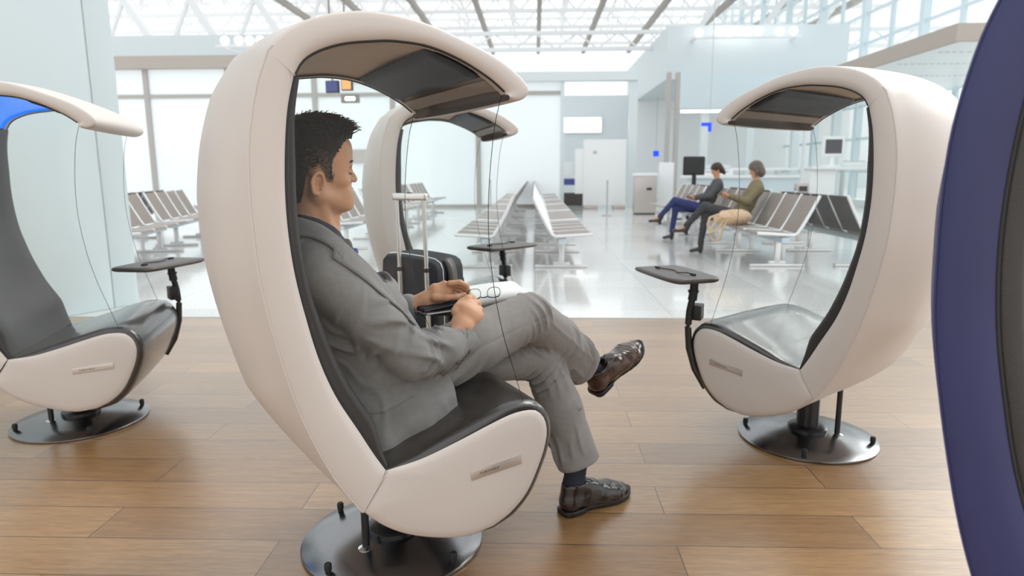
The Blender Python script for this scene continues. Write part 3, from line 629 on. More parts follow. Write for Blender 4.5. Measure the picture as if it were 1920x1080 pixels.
def surface_nets(f, ax):
    ins = f < 0; n = np.array(f.shape) - 1
    any_ = np.zeros(n, bool); all_ = np.ones(n, bool); C = [(i, j, k) for i in (0, 1) for j in (0, 1) for k in (0, 1)]
    for i, j, k in C:
        b = ins[i:i + n[0], j:j + n[1], k:k + n[2]]; any_ |= b; all_ &= b
    act = any_ & ~all_; cells = np.argwhere(act); idx = np.full(n, -1, np.int32); idx[act] = np.arange(len(cells))
    acc = np.zeros((len(cells), 3)); cnt = np.zeros(len(cells)); ci, cj, ck = cells.T
    P = lambda i, j, k: np.stack([ax[0][ci + i], ax[1][cj + j], ax[2][ck + k]], 1)
    for a in C:
        for d in range(3):
            if a[d]: continue
            b = list(a); b[d] = 1
            fa = f[ci + a[0], cj + a[1], ck + a[2]]; fb = f[ci + b[0], cj + b[1], ck + b[2]]; m = (fa < 0) != (fb < 0)
            t = np.where(m, fa / np.where(m, fa - fb, 1), 0)[:, None]; acc += np.where(m[:, None], P(*a) * (1 - t) + P(*b) * t, 0); cnt += m
    V = acc / cnt[:, None]; quads = []
    for d in range(3):
        s0 = [slice(1, -1)] * 3; s0[d] = slice(0, -1); s1 = list(s0); s1[d] = slice(1, None)
        A, B = ins[tuple(s0)], ins[tuple(s1)]; e = np.argwhere(A != B)
        if not len(e): continue
        fl = A[tuple(e.T)]; base = e + 1; base[:, d] -= 1; u, v = (d + 1) % 3, (d + 2) % 3
        def cell(du, dv):
            q = base.copy(); q[:, u] += du; q[:, v] += dv; return idx[tuple(q.T)]
        q = np.stack([cell(-1, -1), cell(0, -1), cell(0, 0), cell(-1, 0)], 1); q[~fl] = q[~fl][:, ::-1]; quads.append(q)
    return V, np.vstack(quads)
def bnd(pts, r): p = np.array(pts, float); return p.min(0) - r, p.max(0) + r
def cone(a, b, ra, rb):
    a, b = np.array(a, float), np.array(b, float); ba = b - a; L = ba @ ba + 1e-12
    def fn(X, Y, Z):
        x, y, z = X - a[0], Y - a[1], Z - a[2]; t = np.clip((x * ba[0] + y * ba[1] + z * ba[2]) / L, 0, 1)
        return np.sqrt((x - t * ba[0]) ** 2 + (y - t * ba[1]) ** 2 + (z - t * ba[2]) ** 2) - (ra + (rb - ra) * t)
    return (fn, *bnd([a, b], max(ra, rb)))
def chain(pts, rs):
    ps = [cone(pts[i], pts[i + 1], rs[i], rs[i + 1]) for i in range(len(pts) - 1)]
    def fn(X, Y, Z):
        d = ps[0][0](X, Y, Z)
        for p in ps[1:]: d = smin(d, p[0](X, Y, Z), .006)
        return d
    return (fn, *bnd(pts, max(rs)))
def etube(a, b, ra, rb, side):
    """tube with elliptical section: ra, rb = (half width along side, half width across)"""
    a, b, sd = np.array(a, float), np.array(b, float), np.array(side, float); ba = b - a; L = np.linalg.norm(ba); ax = ba / L
    sd = sd - ax * (sd @ ax); sd /= np.linalg.norm(sd); o = np.cross(ax, sd)
    def fn(X, Y, Z):
        x, y, z = X - a[0], Y - a[1], Z - a[2]; h = x * ax[0] + y * ax[1] + z * ax[2]; t = np.clip(h / L, 0, 1); h = h - t * L
        r1 = ra[0] + (rb[0] - ra[0]) * t; r2 = ra[1] + (rb[1] - ra[1]) * t; m = np.minimum(r1, r2)
        s = (x * sd[0] + y * sd[1] + z * sd[2]) / r1; u = (x * o[0] + y * o[1] + z * o[2]) / r2
        return (np.sqrt(s * s + u * u + (h / m) ** 2) - 1) * m
    return (fn, *bnd([a, b], max(*ra, *rb)))
def etubes(J, side, k=.03):
    ps = [etube(J[i][0], J[i + 1][0], J[i][1], J[i + 1][1], side) for i in range(len(J) - 1)]
    def fn(X, Y, Z):
        d = ps[0][0](X, Y, Z)
        for p in ps[1:]: d = smin(d, p[0](X, Y, Z), k)
        return d
    return (fn, *bnd([j[0] for j in J], max(max(j[1]) for j in J)))
def ell(c, r, rot=None):
    c, r = np.array(c, float), np.array(r, float); Rm = np.array(rot if rot is not None else Matrix.Identity(3))
    def fn(X, Y, Z):
        x, y, z = X - c[0], Y - c[1], Z - c[2]
        p = [(Rm[0][i] * x + Rm[1][i] * y + Rm[2][i] * z) for i in range(3)]
        k0 = np.sqrt(sum((p[i] / r[i]) ** 2 for i in range(3))); k1 = np.sqrt(sum((p[i] / r[i] ** 2) ** 2 for i in range(3)))
        return k0 * (k0 - 1) / np.maximum(k1, 1e-6)
    return (fn, c - r.max(), c + r.max())
def poly2d(U, Z, P):
    """signed distance to a closed polygon"""
    P = np.array(P, float); d = np.full(np.broadcast(U, Z).shape, 1e9); s = np.ones(d.shape)
    for i in range(len(P)):
        a, b = P[i], P[i - 1]; e = b - a; wx, wz = U - a[0], Z - a[1]; t = np.clip((wx * e[0] + wz * e[1]) / (e @ e), 0, 1)
        d = np.minimum(d, (wx - e[0] * t) ** 2 + (wz - e[1] * t) ** 2)
        c1 = Z >= a[1]; c2 = Z < b[1]; c3 = e[0] * wz > e[1] * wx; flip = (c1 & c2 & c3) | (~c1 & ~c2 & ~c3); s = np.where(flip, -s, s)
    return s * np.sqrt(d)
def half(p, n, lo, hi):
    p, n = np.array(p, float), np.array(n, float); n = n / np.linalg.norm(n)
    return (lambda X, Y, Z: (X - p[0]) * n[0] + (Y - p[1]) * n[1] + (Z - p[2]) * n[2], np.array(lo, float), np.array(hi, float))
def inter(p, q):
    return (lambda X, Y, Z: np.maximum(p[0](X, Y, Z), q[0](X, Y, Z)), p[1], p[2])
def folds(vol, a, b, rad, amp, lam, slant=(0, 0, 0), s0=0, s1=1, ph=0, wob=25.):
    """cloth folds: waves running round a limb between a and b"""
    a, b = np.array(a, float), np.array(b, float); L = np.linalg.norm(b - a); ax = (b - a) / L; sl = np.array(slant, float)
    lo, hi = bnd([a, b], rad)
    def fn(X, Y, Z):
        x, y, z = X - a[0], Y - a[1], Z - a[2]; s = x * ax[0] + y * ax[1] + z * ax[2]
        n1 = np.sin(17 * x + 23 * y - 9 * z + 1.1 + ph) + np.sin(-21 * x + 8 * y + 27 * z + 2.3 * ph) + .7 * np.sin(38 * x - 31 * y + 19 * z)
        n2 = np.sin(13 * x - 27 * y + 15 * z + 2 + ph) + np.sin(29 * x + 19 * y - 22 * z + ph)
        q = s + x * sl[0] + y * sl[1] + z * sl[2] + .17 * lam * n1
        rr = np.sqrt(np.maximum((x - s * ax[0]) ** 2 + (y - s * ax[1]) ** 2 + (z - s * ax[2]) ** 2, 0))
        t = s / L; w = np.clip((t - s0) / .2, 0, 1) * np.clip((s1 - t) / .2, 0, 1) * np.clip((rad - rr) / .02, 0, 1)
        c = np.cos(2 * PI * q / lam + ph); am = np.clip(.45 + .45 * n2, 0, 1.2); return -amp * w * am * (c + .35 * np.cos(4 * PI * q / lam + ph))
    vol.disp(fn, lo, hi)
def lumps(vol, lo, hi, amp, f, seed=0):
    g = np.random.default_rng(seed); K = g.normal(size=(6, 3)) * f; ph = g.uniform(0, 6.28, 6)
    vol.disp(lambda X, Y, Z: amp * sum(np.sin(k[0] * X + k[1] * Y + k[2] * Z + p) for k, p in zip(K, ph)) / 3, lo, hi)
def crease(vol, pts, r, depth, k=.004):
    vol.sub(chain(pts, [r] * len(pts)), k)
def axis(*segs):
    """non-uniform grid axis from (start, step) ... (end,)"""
    out = []
    for i in range(len(segs) - 1): out += list(np.arange(segs[i][0], segs[i + 1][0] - segs[i][1] * .3, segs[i][1]))
    return np.array(out + [segs[-1][0]])

from mathutils.bvhtree import BVHTree
def bvh(o): return BVHTree.FromPolygons([v.co for v in o.data.vertices], [list(q.vertices) for q in o.data.polygons])
def drape(name, A, B, target, m, parent, off=.003, th=.003, side=-1, n=26, nb=7, puff=0):
    """a cloth strip between two side-view curves laid onto the target surface"""
    A, B = spline(A, n), spline(B, n); rows = []
    for a, b in zip(A, B):
        r = []
        for j, t in enumerate(np.linspace(0, 1, nb)):
            u, z = a * (1 - t) + b * t; h = target.ray_cast(Vector((u, side * .6, z)), Vector((0, -side, 0)))
            if h[0] is None: q, nn_ = Vector((u, r[-1][1] if r else side * .08, z)), Vector((0, side, 0))
            else: q, nn_ = h[0], h[1]
            if nn_.y * side < 0: nn_ = -nn_
            r.append(tuple(q + nn_ * (off + puff * math.sin(PI * t))))
        rows.append(r)
    V = np.array(rows)
    for _ in range(2): V[1:-1] = (V[1:-1] * 2 + V[:-2] + V[2:]) / 4
    o = loft(name, V.tolist(), m, parent); s = o.modifiers.new('thick', 'SOLIDIFY'); s.thickness = th; s.offset = 0; return o
# ------------------------------------------------------------------ the man in the grey suit
V0 = -.03
mc, md = CH['main']
man = thing('person', 'man in a grey suit sitting cross-legged in the white pod chair, holding glasses', 'person', (*mc, 0), R(md))
HJ = dict(hipR=(.0, -.095, .60), kneeR=(.515, -.05, .742), hemR=(.812, .035, .490), hipL=(.02, .10, .57), kneeL=(.60, .005, .565), hemL=(.695, -.108, .172),
          shR=(-.235, -.195, .965), elR=(.0, -.25, .715), cuR=(.222, -.14, .714), shL=(-.205, .19, .975), elL=(-.03, .25, .72), cuL=(.128, .125, .782))
def finger(vol, pts, r0, r1, k=.006):
    n = len(pts); vol.add(chain(pts, list(np.linspace(r0, r1, n))), k)
def build_body():
    X = axis((-.34, .0024), (-.05, .009), (.14, .0024), (.36, .012), (1.22,)); Y = axis((-.30, .006), (-.17, .0024), (.15, .006), (.30,)); Z = axis((.02, .012), (.70, .0024), (.885, .009), (1.07, .0024), (1.43,))
    v = Vol(X, Y, Z)
    # trunk and limbs under the clothes
    v.add(etubes([((-.02, 0, .57), (.15, .11)), ((-.10, 0, .80), (.15, .10)), ((-.19, 0, .98), (.16, .09)), ((-.215, 0, 1.03), (.10, .07))], (0, 1, 0)), .03)
    for s, S, E_, C_ in ((-1, 'shR', 'elR', 'cuR'), (1, 'shL', 'elL', 'cuL')):
        v.add(cone(HJ[S], HJ[E_], .045, .038), .03); v.add(cone(HJ[E_], HJ[C_], .038, .029), .02)
    for h, k_, e in (('hipR', 'kneeR', 'hemR'), ('hipL', 'kneeL', 'hemL')):
        v.add(cone(HJ[h], HJ[k_], .07, .052), .03); v.add(cone(HJ[k_], HJ[e], .05, .036), .02)
    v.add(cone(HJ['hemR'], (.895, .055, .425), .034, .034), .01); v.add(cone((.895, .055, .425), (1.02, .078, .455), .028, .018), .015)
    v.add(cone(HJ['hemL'], (.655, -.140, .075), .034, .034), .01); v.add(cone((.655, -.140, .07), (.80, -.133, .045), .028, .018), .015)
    # neck and head
    v.add(etube((-.225, -.005, 1.04), (-.205, V0, 1.19), (.062, .062), (.055, .06), (0, 1, 0)), .02)
    v.add(cone((-.158, V0, 1.075), (-.150, V0, 1.13), .016, .012), .03)          # throat
    v.add(ell((-.197, V0, 1.318), (.098, .077, .080)), .0)
    v.add(ell((-.165, V0, 1.262), (.068, .066, .080)), .03)
    v.add(ell((-.158, V0, 1.318), (.056, .062, .042)), .02)                         # forehead
    for s in (-1, 1):
        v.add(cone((-.208, V0 + s * .054, 1.190), (-.126, V0 + s * .020, 1.155), .021, .019), .022)    # jaw
        v.add(cone((-.208, V0 + s * .056, 1.235), (-.208, V0 + s * .054, 1.190), .018, .02), .02)
        v.add(ell((-.137, V0 + s * .040, 1.228), (.024, .022, .020)), .018)          # cheek
        v.add(ell((-.125, V0 + s * .022, 1.190), (.022, .026, .028)), .016)
    v.add(ell((-.118, V0, 1.157), (.024, .024, .022)), .012)                         # chin
    v.add(ell((-.150, V0, 1.175), (.05, .048, .036)), .02)
    v.add(cone((-.116, V0 - .030, 1.281), (-.116, V0 + .030, 1.281), .0145, .0145), .012)   # brow
    v.add(cone((-.112, V0, 1.285), (-.112, V0, 1.330), .012, .012), .02)
    for s in (-1, 1):
        v.sub(ell((-.100, V0 + s * .036, 1.256), (.018, .020, .0115)), .010)
        v.add(ell((-.1210, V0 + s * .0345, 1.2525), (.0160, .0165, .0135)), .0025)
        crease(v, [(-.1095, V0 + s * .020, 1.250), (-.1068, V0 + s * .033, 1.2475), (-.112, V0 + s * .047, 1.251)], .0011, 0, .002)
        crease(v, [(-.113, V0 + s * .019, 1.262), (-.1095, V0 + s * .033, 1.2635), (-.117, V0 + s * .049, 1.259)], .001, 0, .002)
    v.add(cone((-.109, V0, 1.268), (-.094, V0, 1.238), .0085, .0105), .008)        # nose
    v.add(cone((-.094, V0, 1.238), (-.0895, V0, 1.2305), .0105, .0105), .004)
    for s in (-1, 1):
        v.add(ell((-.104, V0 + s * .0125, 1.2285), (.0125, .0075, .0085)), .004); v.sub(ell((-.0975, V0 + s * .0062, 1.2205), (.006, .0032, .003)), .003)
        crease(v, [(-.113, V0 + s * .0185, 1.231), (-.1125, V0 + s * .027, 1.214), (-.118, V0 + s * .0315, 1.196)], .0016, 0, .004)
    v.add(ell((-.112, V0, 1.213), (.0135, .020, .012)), .008)
    v.add(ell((-.1060, V0, 1.2025), (.0125, .0225, .0056)), .003)                   # lips
    v.add(ell((-.1068, V0, 1.1905), (.0125, .020, .0064)), .003)
    crease(v, [(-.116, V0 - .026, 1.1955), (-.0995, V0 - .012, 1.1968), (-.0940, V0, 1.1968), (-.0995, V0 + .012, 1.1968), (-.116, V0 + .026, 1.1955)], .0016, 0, .003)
    for s in (-1, 1):                                                               # ears
        e = Matrix.Rotation(R(14), 3, 'Y') @ Matrix.Rotation(R(-s * 16), 3, 'Z'); c = Vector((-.220, V0 + s * .078, 1.221))
        v.add(ell(c, (.0185, .0065, .0315), e), .004)
        P = [c + e @ Vector((.018 * math.cos(t) * (1 if math.sin(t) > -.3 else .85), s * .0085, .0305 * math.sin(t))) for t in np.linspace(-.15 * PI, 1.62 * PI, 16)]
        v.add(chain([tuple(p) for p in P], [.0040] * len(P)), .002)
        v.sub(ell(c + e @ Vector((.004, s * .009, -.003)), (.0095, .0115, .0140), e), .002)
        v.sub(ell(c + e @ Vector((.000, s * .008, .014)), (.0085, .007, .0085), e), .003)
        v.add(ell(c + e @ Vector((.014, s * .003, -.003)), (.004, .004, .006), e), .003); v.add(ell(c + e @ Vector((.007, s * .001, -.028)), (.0085, .0055, .0085), e), .003)
    # neck tendon
    v.add(cone((-.213, V0 - .050, 1.195), (-.165, V0 - .016, 1.055), .013, .011), .016)
    # left hand holding the glasses: palm up on edge, fingers bent forward
    w = np.array(HJ['cuL']); v.add(etubes([((.13, .125, .790), (.021, .030)), ((.185, .104, .806), (.020, .028)), ((.222, .092, .824), (.019, .036)), ((.258, .083, .838), (.017, .038))], (.25, .9, 0), .015), .012)
    L = [[(.258, .062, .866), (.292, .052, .868), (.315, .046, .856), (.322, .044, .838)],
         [(.262, .074, .858), (.296, .064, .856), (.318, .056, .842), (.322, .052, .826)],
         [(.262, .088, .846), (.294, .078, .842), (.312, .068, .826), (.314, .060, .812)],
         [(.256, .100, .832), (.282, .092, .826), (.296, .080, .812), (.297, .070, .802)]]
    for f, r in zip(L, (.0095, .0095, .009, .008)): finger(v, f, r + .001, r - .0018)
    finger(v, [(.205, .070, .818), (.240, .052, .818), (.275, .042, .820), (.303, .041, .826)], .0135, .0085, .01)
    # right hand: a loose fist resting on the thigh
    c0 = np.array((.215, -.145, .735)); g0 = np.array((.180, -.152, .728)); rt = np.array(Matrix.Rotation(R(-14), 3, 'Y')); K = 1.2
    h_ = lambda q: tuple(g0 + K * (rt @ (np.array(q) - c0)))
    v.add(etubes([(h_((.205, -.150, .731)), (.032, .026)), (h_((.252, -.128, .755)), (.034, .025)), (h_((.282, -.113, .775)), (.043, .025)), (h_((.300, -.104, .780)), (.045, .022))], rt @ np.array((.1, -.55, -.75)), .015), .012)
    b = np.array((.302, -.104, .782)); sd = np.array((.08, -.50, -.80)); sd /= np.linalg.norm(sd); fw_ = np.array((.85, .30, -.15)); fw_ /= np.linalg.norm(fw_); dn = np.array((-.1, .75, -.55)); dn /= np.linalg.norm(dn)
    for i, r in enumerate((.0112, .0115, .0108, .0096)):
        p0 = b + sd * (-.029 + .0195 * i) + fw_ * (.004 * (1.5 - abs(i - 1.2))); p1 = p0 + fw_ * (.022 - .003 * abs(i - 1.2)) + dn * .004; p2 = p1 + dn * .028; p3 = p2 - fw_ * .022 + dn * .004
        finger(v, [h_(p0), h_(p1), h_(p2), h_(p3)], r + .0006, r - .001, .006)
        v.add(cone(h_(b + sd * (-.027 + .0185 * i) + np.array((-.045, -.02, -.02))), h_(p0), .006, .0115), .008)
    finger(v, [h_(q) for q in ((.250, -.105, .790), (.282, -.085, .800), (.312, -.078, .792), (.332, -.080, .778))], .0145, .0105, .009)
    o = v.mesh('body', ['skin', 'lip'], man, 1); n_ = len(o.data.polygons); c_ = np.zeros(n_ * 3); o.data.polygons.foreach_get('center', c_); c_ = c_.reshape(-1, 3)
    e_ = ((c_[:, 1] - V0) / .0235) ** 2; lip = (c_[:, 0] > -.1085) & (e_ < 1) & (np.abs(c_[:, 2] - 1.1965) < .0115 * np.sqrt(np.maximum(1 - e_, 0)))
    o.data.polygons.foreach_set('material_index', lip.astype(np.int32)); return o
bodyo = build_body(); BT = bvh(bodyo)
def build_hair():
    v = Vol(np.arange(-.33, -.06, .0022), np.arange(V0 - .10, V0 + .10, .0024), np.arange(1.14, 1.45, .0022))
    v.add(ell((-.202, V0, 1.324), (.104, .0835, .0845)), 0)
    v.add(ell((-.155, V0, 1.370), (.060, .056, .030), Matrix.Rotation(R(8), 3, 'Y')), .02)
    v.add(ell((-.200, V0, 1.385), (.075, .060, .030)), .02)
    v.add(ell((-.122, V0, 1.368), (.030, .044, .020)), .015)
    v.add(ell((-.258, V0, 1.235), (.040, .060, .075)), .03)                        # nape
    for s in (-1, 1): v.add(cone((-.186, V0 + s * .0705, 1.30), (-.178, V0 + s * .0715, 1.236), .016, .006), .012)   # sideburn
    # cut away the face along the hair line, and round the ears
    line = [(-.05, 1.350), (-.103, 1.350), (-.120, 1.345), (-.131, 1.336), (-.139, 1.322), (-.141, 1.306), (-.148, 1.290), (-.156, 1.270), (-.162, 1.240), (-.168, 1.226), (-.180, 1.228), (-.192, 1.248), (-.203, 1.262), (-.226, 1.266), (-.243, 1.246), (-.250, 1.205), (-.256, 1.165), (-.262, 1.145), (-.262, 1.10), (-.05, 1.10)]
    v.f = np.maximum(v.f, (-poly2d(v.ax[0].reshape(-1, 1, 1), v.ax[2].reshape(1, 1, -1), line)).astype(np.float32))
    g = np.random.default_rng(3)
    def strand(X, Y, Z):
        q = 260 * (Y + .25 * X) + 60 * np.sin(22 * Z + 9 * X); r = 330 * (Y * .6 + Z * .5 - .2 * X) + 30 * np.sin(31 * X)
        top = np.clip((Z - 1.31) / .04, 0, 1); return top * (-.0016 * np.sin(q) - .0014 * np.sin(r * .7 + 2)) - (1 - top) * .0007 * np.sin(300 * X + 420 * Z + 3 * np.sin(90 * Y))
    v.disp(strand, (-1, -1, 1), (1, 1, 2))
    o = v.mesh('hair', ['hair_dark'], man, 0); HT = bvh(o)
    bm = bmesh.new()
    for i in range(1500):                                                           # loose tufts on top
        y = V0 + g.normal() * .036; u = g.uniform(-.285, -.092); h = HT.ray_cast(Vector((u, y, 1.6)), Vector((0, 0, -1)))
        if h[0] is None or h[0].z < 1.352: continue
        front = np.clip((u + .18) / .08, 0, 1); L = g.uniform(.014, .026) * (1 + .35 * front)
        dr = Vector((g.normal(.55, .4), g.normal(0, .45) + (y - V0) * 7, g.uniform(.15, .6) + .5 * front * g.random())).normalized(); p = h[0] - Vector((0, 0, .004))
        tube(bm, [p, p + dr * L * .5, p + dr * L * .8 + Vector((.003, 0, -.001)), p + dr * L + Vector((.006, g.normal() * .003, -.006))], [.0016, .0014, .0009, .0002], 4, False)
    from_bm('hair_tufts', bm, 'hair_dark', o)
    bm = bmesh.new(); bd = bmesh.new()
    for s in (-1, 1):
        for i in range(4200):
            u = g.uniform(-.275, -.118); z = g.uniform(1.165, 1.352)
            d = poly2d(np.array([u]), np.array([z]), line)[0]
            if d < .0005 - .002 * g.random(): continue
            h = HT.ray_cast(Vector((u, V0 + s * .3, z)), Vector((0, -s, 0)))
            if h[0] is None or abs(h[0].y - V0) < .03: h = BT.ray_cast(Vector((u, V0 + s * .3, z)), Vector((0, -s, 0)))
            if h[0] is None: continue
            grey = g.random() < np.clip(1.15 - abs(u + .185) / .055, 0, 1) * np.clip((1.330 - z) / .045, 0, 1) * np.clip((z - 1.20) / .03, 0, 1)
            p = h[0] - h[1] * .001; dr = Vector((-.8 + g.normal() * .22, 0, -.45 + g.normal() * .3 + .5 * np.clip((z - 1.31) / .04, 0, 1))) + h[1] * .28; dr.normalize(); L = g.uniform(.008, .017)
            tube(bm if grey else bd, [p, p + dr * L * .6, p + dr * L - h[1] * .002], [.0006, .0006, .0001], 3, False)
    from_bm('temple_hair', bm, 'hair_grey', o); from_bm('side_hair', bd, 'hair_dark', o)
    bm = bmesh.new(); bl = bmesh.new()
    for s in (-1, 1):
        for i in range(150):
            t = g.uniform(.08, 1); h = BT.ray_cast(Vector((.1, V0 + s * (.009 + .040 * t) + s * .12 * t, 1.2800 + .007 * math.sin(t * 2.4) - .004 * t + g.normal() * .0013)), Vector((-1, -s * .6 * t, 0)).normalized())
            if h[0] is None: continue
            dr = (Vector((-.25 - .5 * t, s * .8, .25 - .4 * t)) + h[1] * .12).normalized(); p = h[0]
            tube(bm, [p, p + dr * .005, p + dr * .009 - h[1] * .0015], [.0005, .0005, .0001], 4, False)
        for i in range(60):
            t = g.uniform(0, 1); h = BT.ray_cast(Vector((.05, V0 + s * (.020 + .034 * t + .10 * t), 1.2475 + .002 * (2 * t - 1) ** 2)), Vector((-1, -s * .62 * t, 0)).normalized())
            if h[0] is None: continue
            dr = (h[1] * .8 + Vector((0, s * .3 * t, -.55))).normalized(); p = h[0]
            tube(bl, [p - h[1] * .001, p + dr * .003, p + dr * .0058 + Vector((0, 0, .0006))], [.0008, .0006, .0001], 4, False)
    from_bm('eyebrows', bm, 'hair_dark', man); from_bm('eyelashes', bl, 'hair_dark', man)
build_hair()
def build_jacket():
    v = Vol(np.arange(-.37, .31, .0042), np.arange(-.345, .345, .0045), np.arange(.37, 1.17, .0042))
    J = HJ
    v.add(etubes([((-.045, 0, .565), (.205, .165)), ((-.060, 0, .68), (.20, .168)), ((-.12, 0, .83), (.205, .155)), ((-.175, 0, .945), (.198, .135)), ((-.215, 0, 1.005), (.165, .10))], (0, 1, 0), .05), 0)
    v.add(etube((-.215, -.02, 1.005), (-.225, -.01, 1.085), (.13, .085), (.078, .068), (0, 1, 0)), .05)
    for s, S in ((-1, 'shR'), (1, 'shL')): v.add(ell(np.array(J[S]) + (.0, -s * .015, .005), (.082, .085, .075)), .05)
    v.add(etubes([(J['shR'], (.080, .078)), (tuple(np.array(J['shR']) * .45 + np.array(J['elR']) * .55), (.074, .070)), (J['elR'], (.068, .066))], (0, 1, 0), .03), .025)
    v.add(etubes([(J['elR'], (.068, .064)), ((.11, -.20, .708), (.062, .062)), (J['cuR'], (.058, .060))], (0, 1, 0), .03), .02)
    v.add(etubes([(J['shL'], (.078, .078)), (J['elL'], (.062, .062)), ((.06, .185, .755), (.055, .055)), (J['cuL'], (.044, .048))], (0, 1, 0), .03), .02)
    # skirt of the jacket over hip and seat, with its rounded front corner
    flap = [(.092, .672), (.128, .640), (.148, .594), (.158, .53), (.165, .490), (.166, .466), (.160, .446), (.148, .434), (.130, .428), (.05, .415), (-.055, .402), (-.10, .43), (-.19, .46), (-.28, .62), (-.20, .74), (-.05, .72)]
    def flapfn(X, Y, Z):
        d2 = poly2d(X, Z, flap); ys = -.208 + .022 * np.clip((Z - .56) / .1, 0, 1) + .10 * np.clip((-.10 - X) / .14, 0, 1) ** 1.5 - .045 * np.clip((.66 - Z) / .22, 0, 1) ** 1.2 + .020 * np.clip((X - .02) / .14, 0, 1) ** 2 + .0035 * np.sin(26 * X + 18 * Z) + .004 * np.sin(60 * Z - 30 * X)
        return np.maximum(d2, np.abs(Y - ys) - .011)
    v.add((flapfn, np.array((-.29, -.29, .38)), np.array((.19, -.15, .76))), .022)
    def flap2(X, Y, Z):
        d2 = poly2d(X, Z, [(.07, .68), (.12, .63), (.12, .58), (-.05, .56), (-.1, .7)]); return np.maximum(d2, np.abs(Y - .205) - .006)
    v.add((flap2, np.array((-.2, .17, .4)), np.array((.15, .24, .76))), .012)
    # open front: V down to the belly, showing shirt, plus hollow neck and cuffs
    neck = [(-.40, 1.130), (-.28, 1.122), (-.232, 1.107), (-.192, 1.081), (-.15, 1.039), (-.107, .993), (-.057, .932), (.0, .90), (.05, 1.3), (-.40, 1.3)]
    v.sub((lambda X, Y, Z: np.broadcast_to(poly2d(X, Z, neck), np.broadcast(X, Y, Z).shape), np.array((-.4, -.16, .93)), np.array((.0, .16, 1.2))), .006)
    v.sub(etubes([((-.125, -.005, 1.08), (.035, .05)), ((-.045, 0, .94), (.045, .030)), ((.040, .01, .82), (.040, .020)), ((.115, .01, .70), (.040, .02))], (0, 1, 0), .02), .01)
    v.sub(inter(cone(J['cuR'], tuple(np.array(J['cuR']) + np.array((.09, .044, .006))), .1, .1), half(np.array(J['cuR']) + np.array((.006, .004, 0)), (-.85, -.38, -.50), (0, 0, 0), (0, 0, 0))), .003)
    v.sub(cone((.13, -.19, .722), (.30, -.104, .731), .046, .048), .003)
    v.sub(inter(cone(J['cuL'], tuple(np.array(J['cuL']) + np.array((.08, -.04, .02))), .09, .09), half(np.array(J['cuL']) + np.array((.020, -.012, .003)), (-.9, .45, -.15), (0, 0, 0), (0, 0, 0))), .003)
    v.sub(cone((.05, .17, .76), (.20, .09, .80), .031, .034), .003)
    # folds
    e, c = np.array(J['elR']), np.array(J['cuR'])
    folds(v, e - (c - e) * .15, c, .10, .0100, .034, (.0, .25, -.55), .02, .75)
    folds(v, e, c, .10, .0050, .024, (.0, .2, -.85), .20, .9, 1.0)
    folds(v, J['shR'], e, .11, .0060, .060, (.5, .2, .5), .20, 1.0)
    folds(v, (-.15, -.1, .93), (-.02, -.15, .58), .24, .0060, .060, (-.75, .1, .1), .1, .95, .6)
    folds(v, (-.10, -.2, .66), (.10, -.2, .44), .20, .0038, .075, (.2, 0, .9), .0, 1.0, .4)
    lumps(v, (-1, -1, 0), (1, 1, 2), .0016, 38, 5)
    # sleeve seam, underarm line, pocket flap
    S = np.array(J['shR'])
    ring = [S + np.array((.078 * math.cos(t), .058 - .022 * math.cos(t), .090 * math.sin(t))) for t in np.linspace(-.6, 2.7, 16)]
    def seam(X, Y, Z):
        q = (X - S[0]) * .30 + (Y - S[1] - .045) * .92 + (Z - S[2]) * -.12
        w = np.clip((.12 - np.sqrt((X - S[0]) ** 2 + (Z - S[2] - .01) ** 2)) / .01, 0, 1); return .0032 * w * np.exp(-(q / .0035) ** 2)
    v.disp(seam, S - .15, S + .15)
    pk = [(-.160, .588), (-.128, .614), (.010, .632), (.018, .588), (-.06, .560), (-.150, .545)]
    def pocket(X, Y, Z):
        d = poly2d(X, Z, pk); return np.where(Y < -.15, -.0042 * np.clip(-d / .003, 0, 1) + .0022 * np.exp(-((d - .002) / .002) ** 2), 0)
    v.disp(pocket, (-.2, -.30, .5), (.05, -.15, .67))
    o = v.mesh('jacket', 'suit', man, 1)
    # lapel and collar: folded cloth laid on the chest
    JT = bvh(o)
    drape('collar_fold', [(-.300, 1.122), (-.255, 1.114), (-.212, 1.094), (-.168, 1.054)], [(-.318, 1.060), (-.262, 1.068), (-.222, 1.048), (-.196, 1.012)], JT, 'suit', o, .006, .005, puff=.003)
    drape('lapel', [(-.190, 1.076), (-.150, 1.036), (-.108, .990), (-.062, .932), (-.030, .88), (.0, .815)], [(-.222, 1.020), (-.176, .985), (-.128, .945), (-.080, .898), (-.040, .86), (-.004, .812)], JT, 'suit', o, .005, .004, puff=.003)
    for q in ((.150, .672), (.167, .679), (.184, .686), (.201, .693)):
        hq = JT.ray_cast(Vector((q[0], -.6, q[1])), Vector((0, 1, 0)))
        if hq[0] is None: continue
        bm = bmesh.new(); lathe(bm, [(0, 0), (.0085, 0), (.009, .002), (.006, .0035), (0, .003)], 14); bo = from_bm('button', bm, 'button', o, auto=40); bo.location = hq[0]; bo.rotation_euler = hq[1].to_track_quat('Z', 'Y').to_euler()
    bm = bmesh.new(); lathe(bm, [(0, 0), (.011, 0), (.0115, .0025), (.008, .004), (0, .0035)], 16); bo = from_bm('button', bm, 'button', o, auto=40); hq = JT.ray_cast(Vector((.098, -.6, .650)), Vector((0, 1, 0)))
    if hq[0] is not None: bo.location = hq[0]; bo.rotation_euler = hq[1].to_track_quat('Z', 'Y').to_euler()
build_jacket()
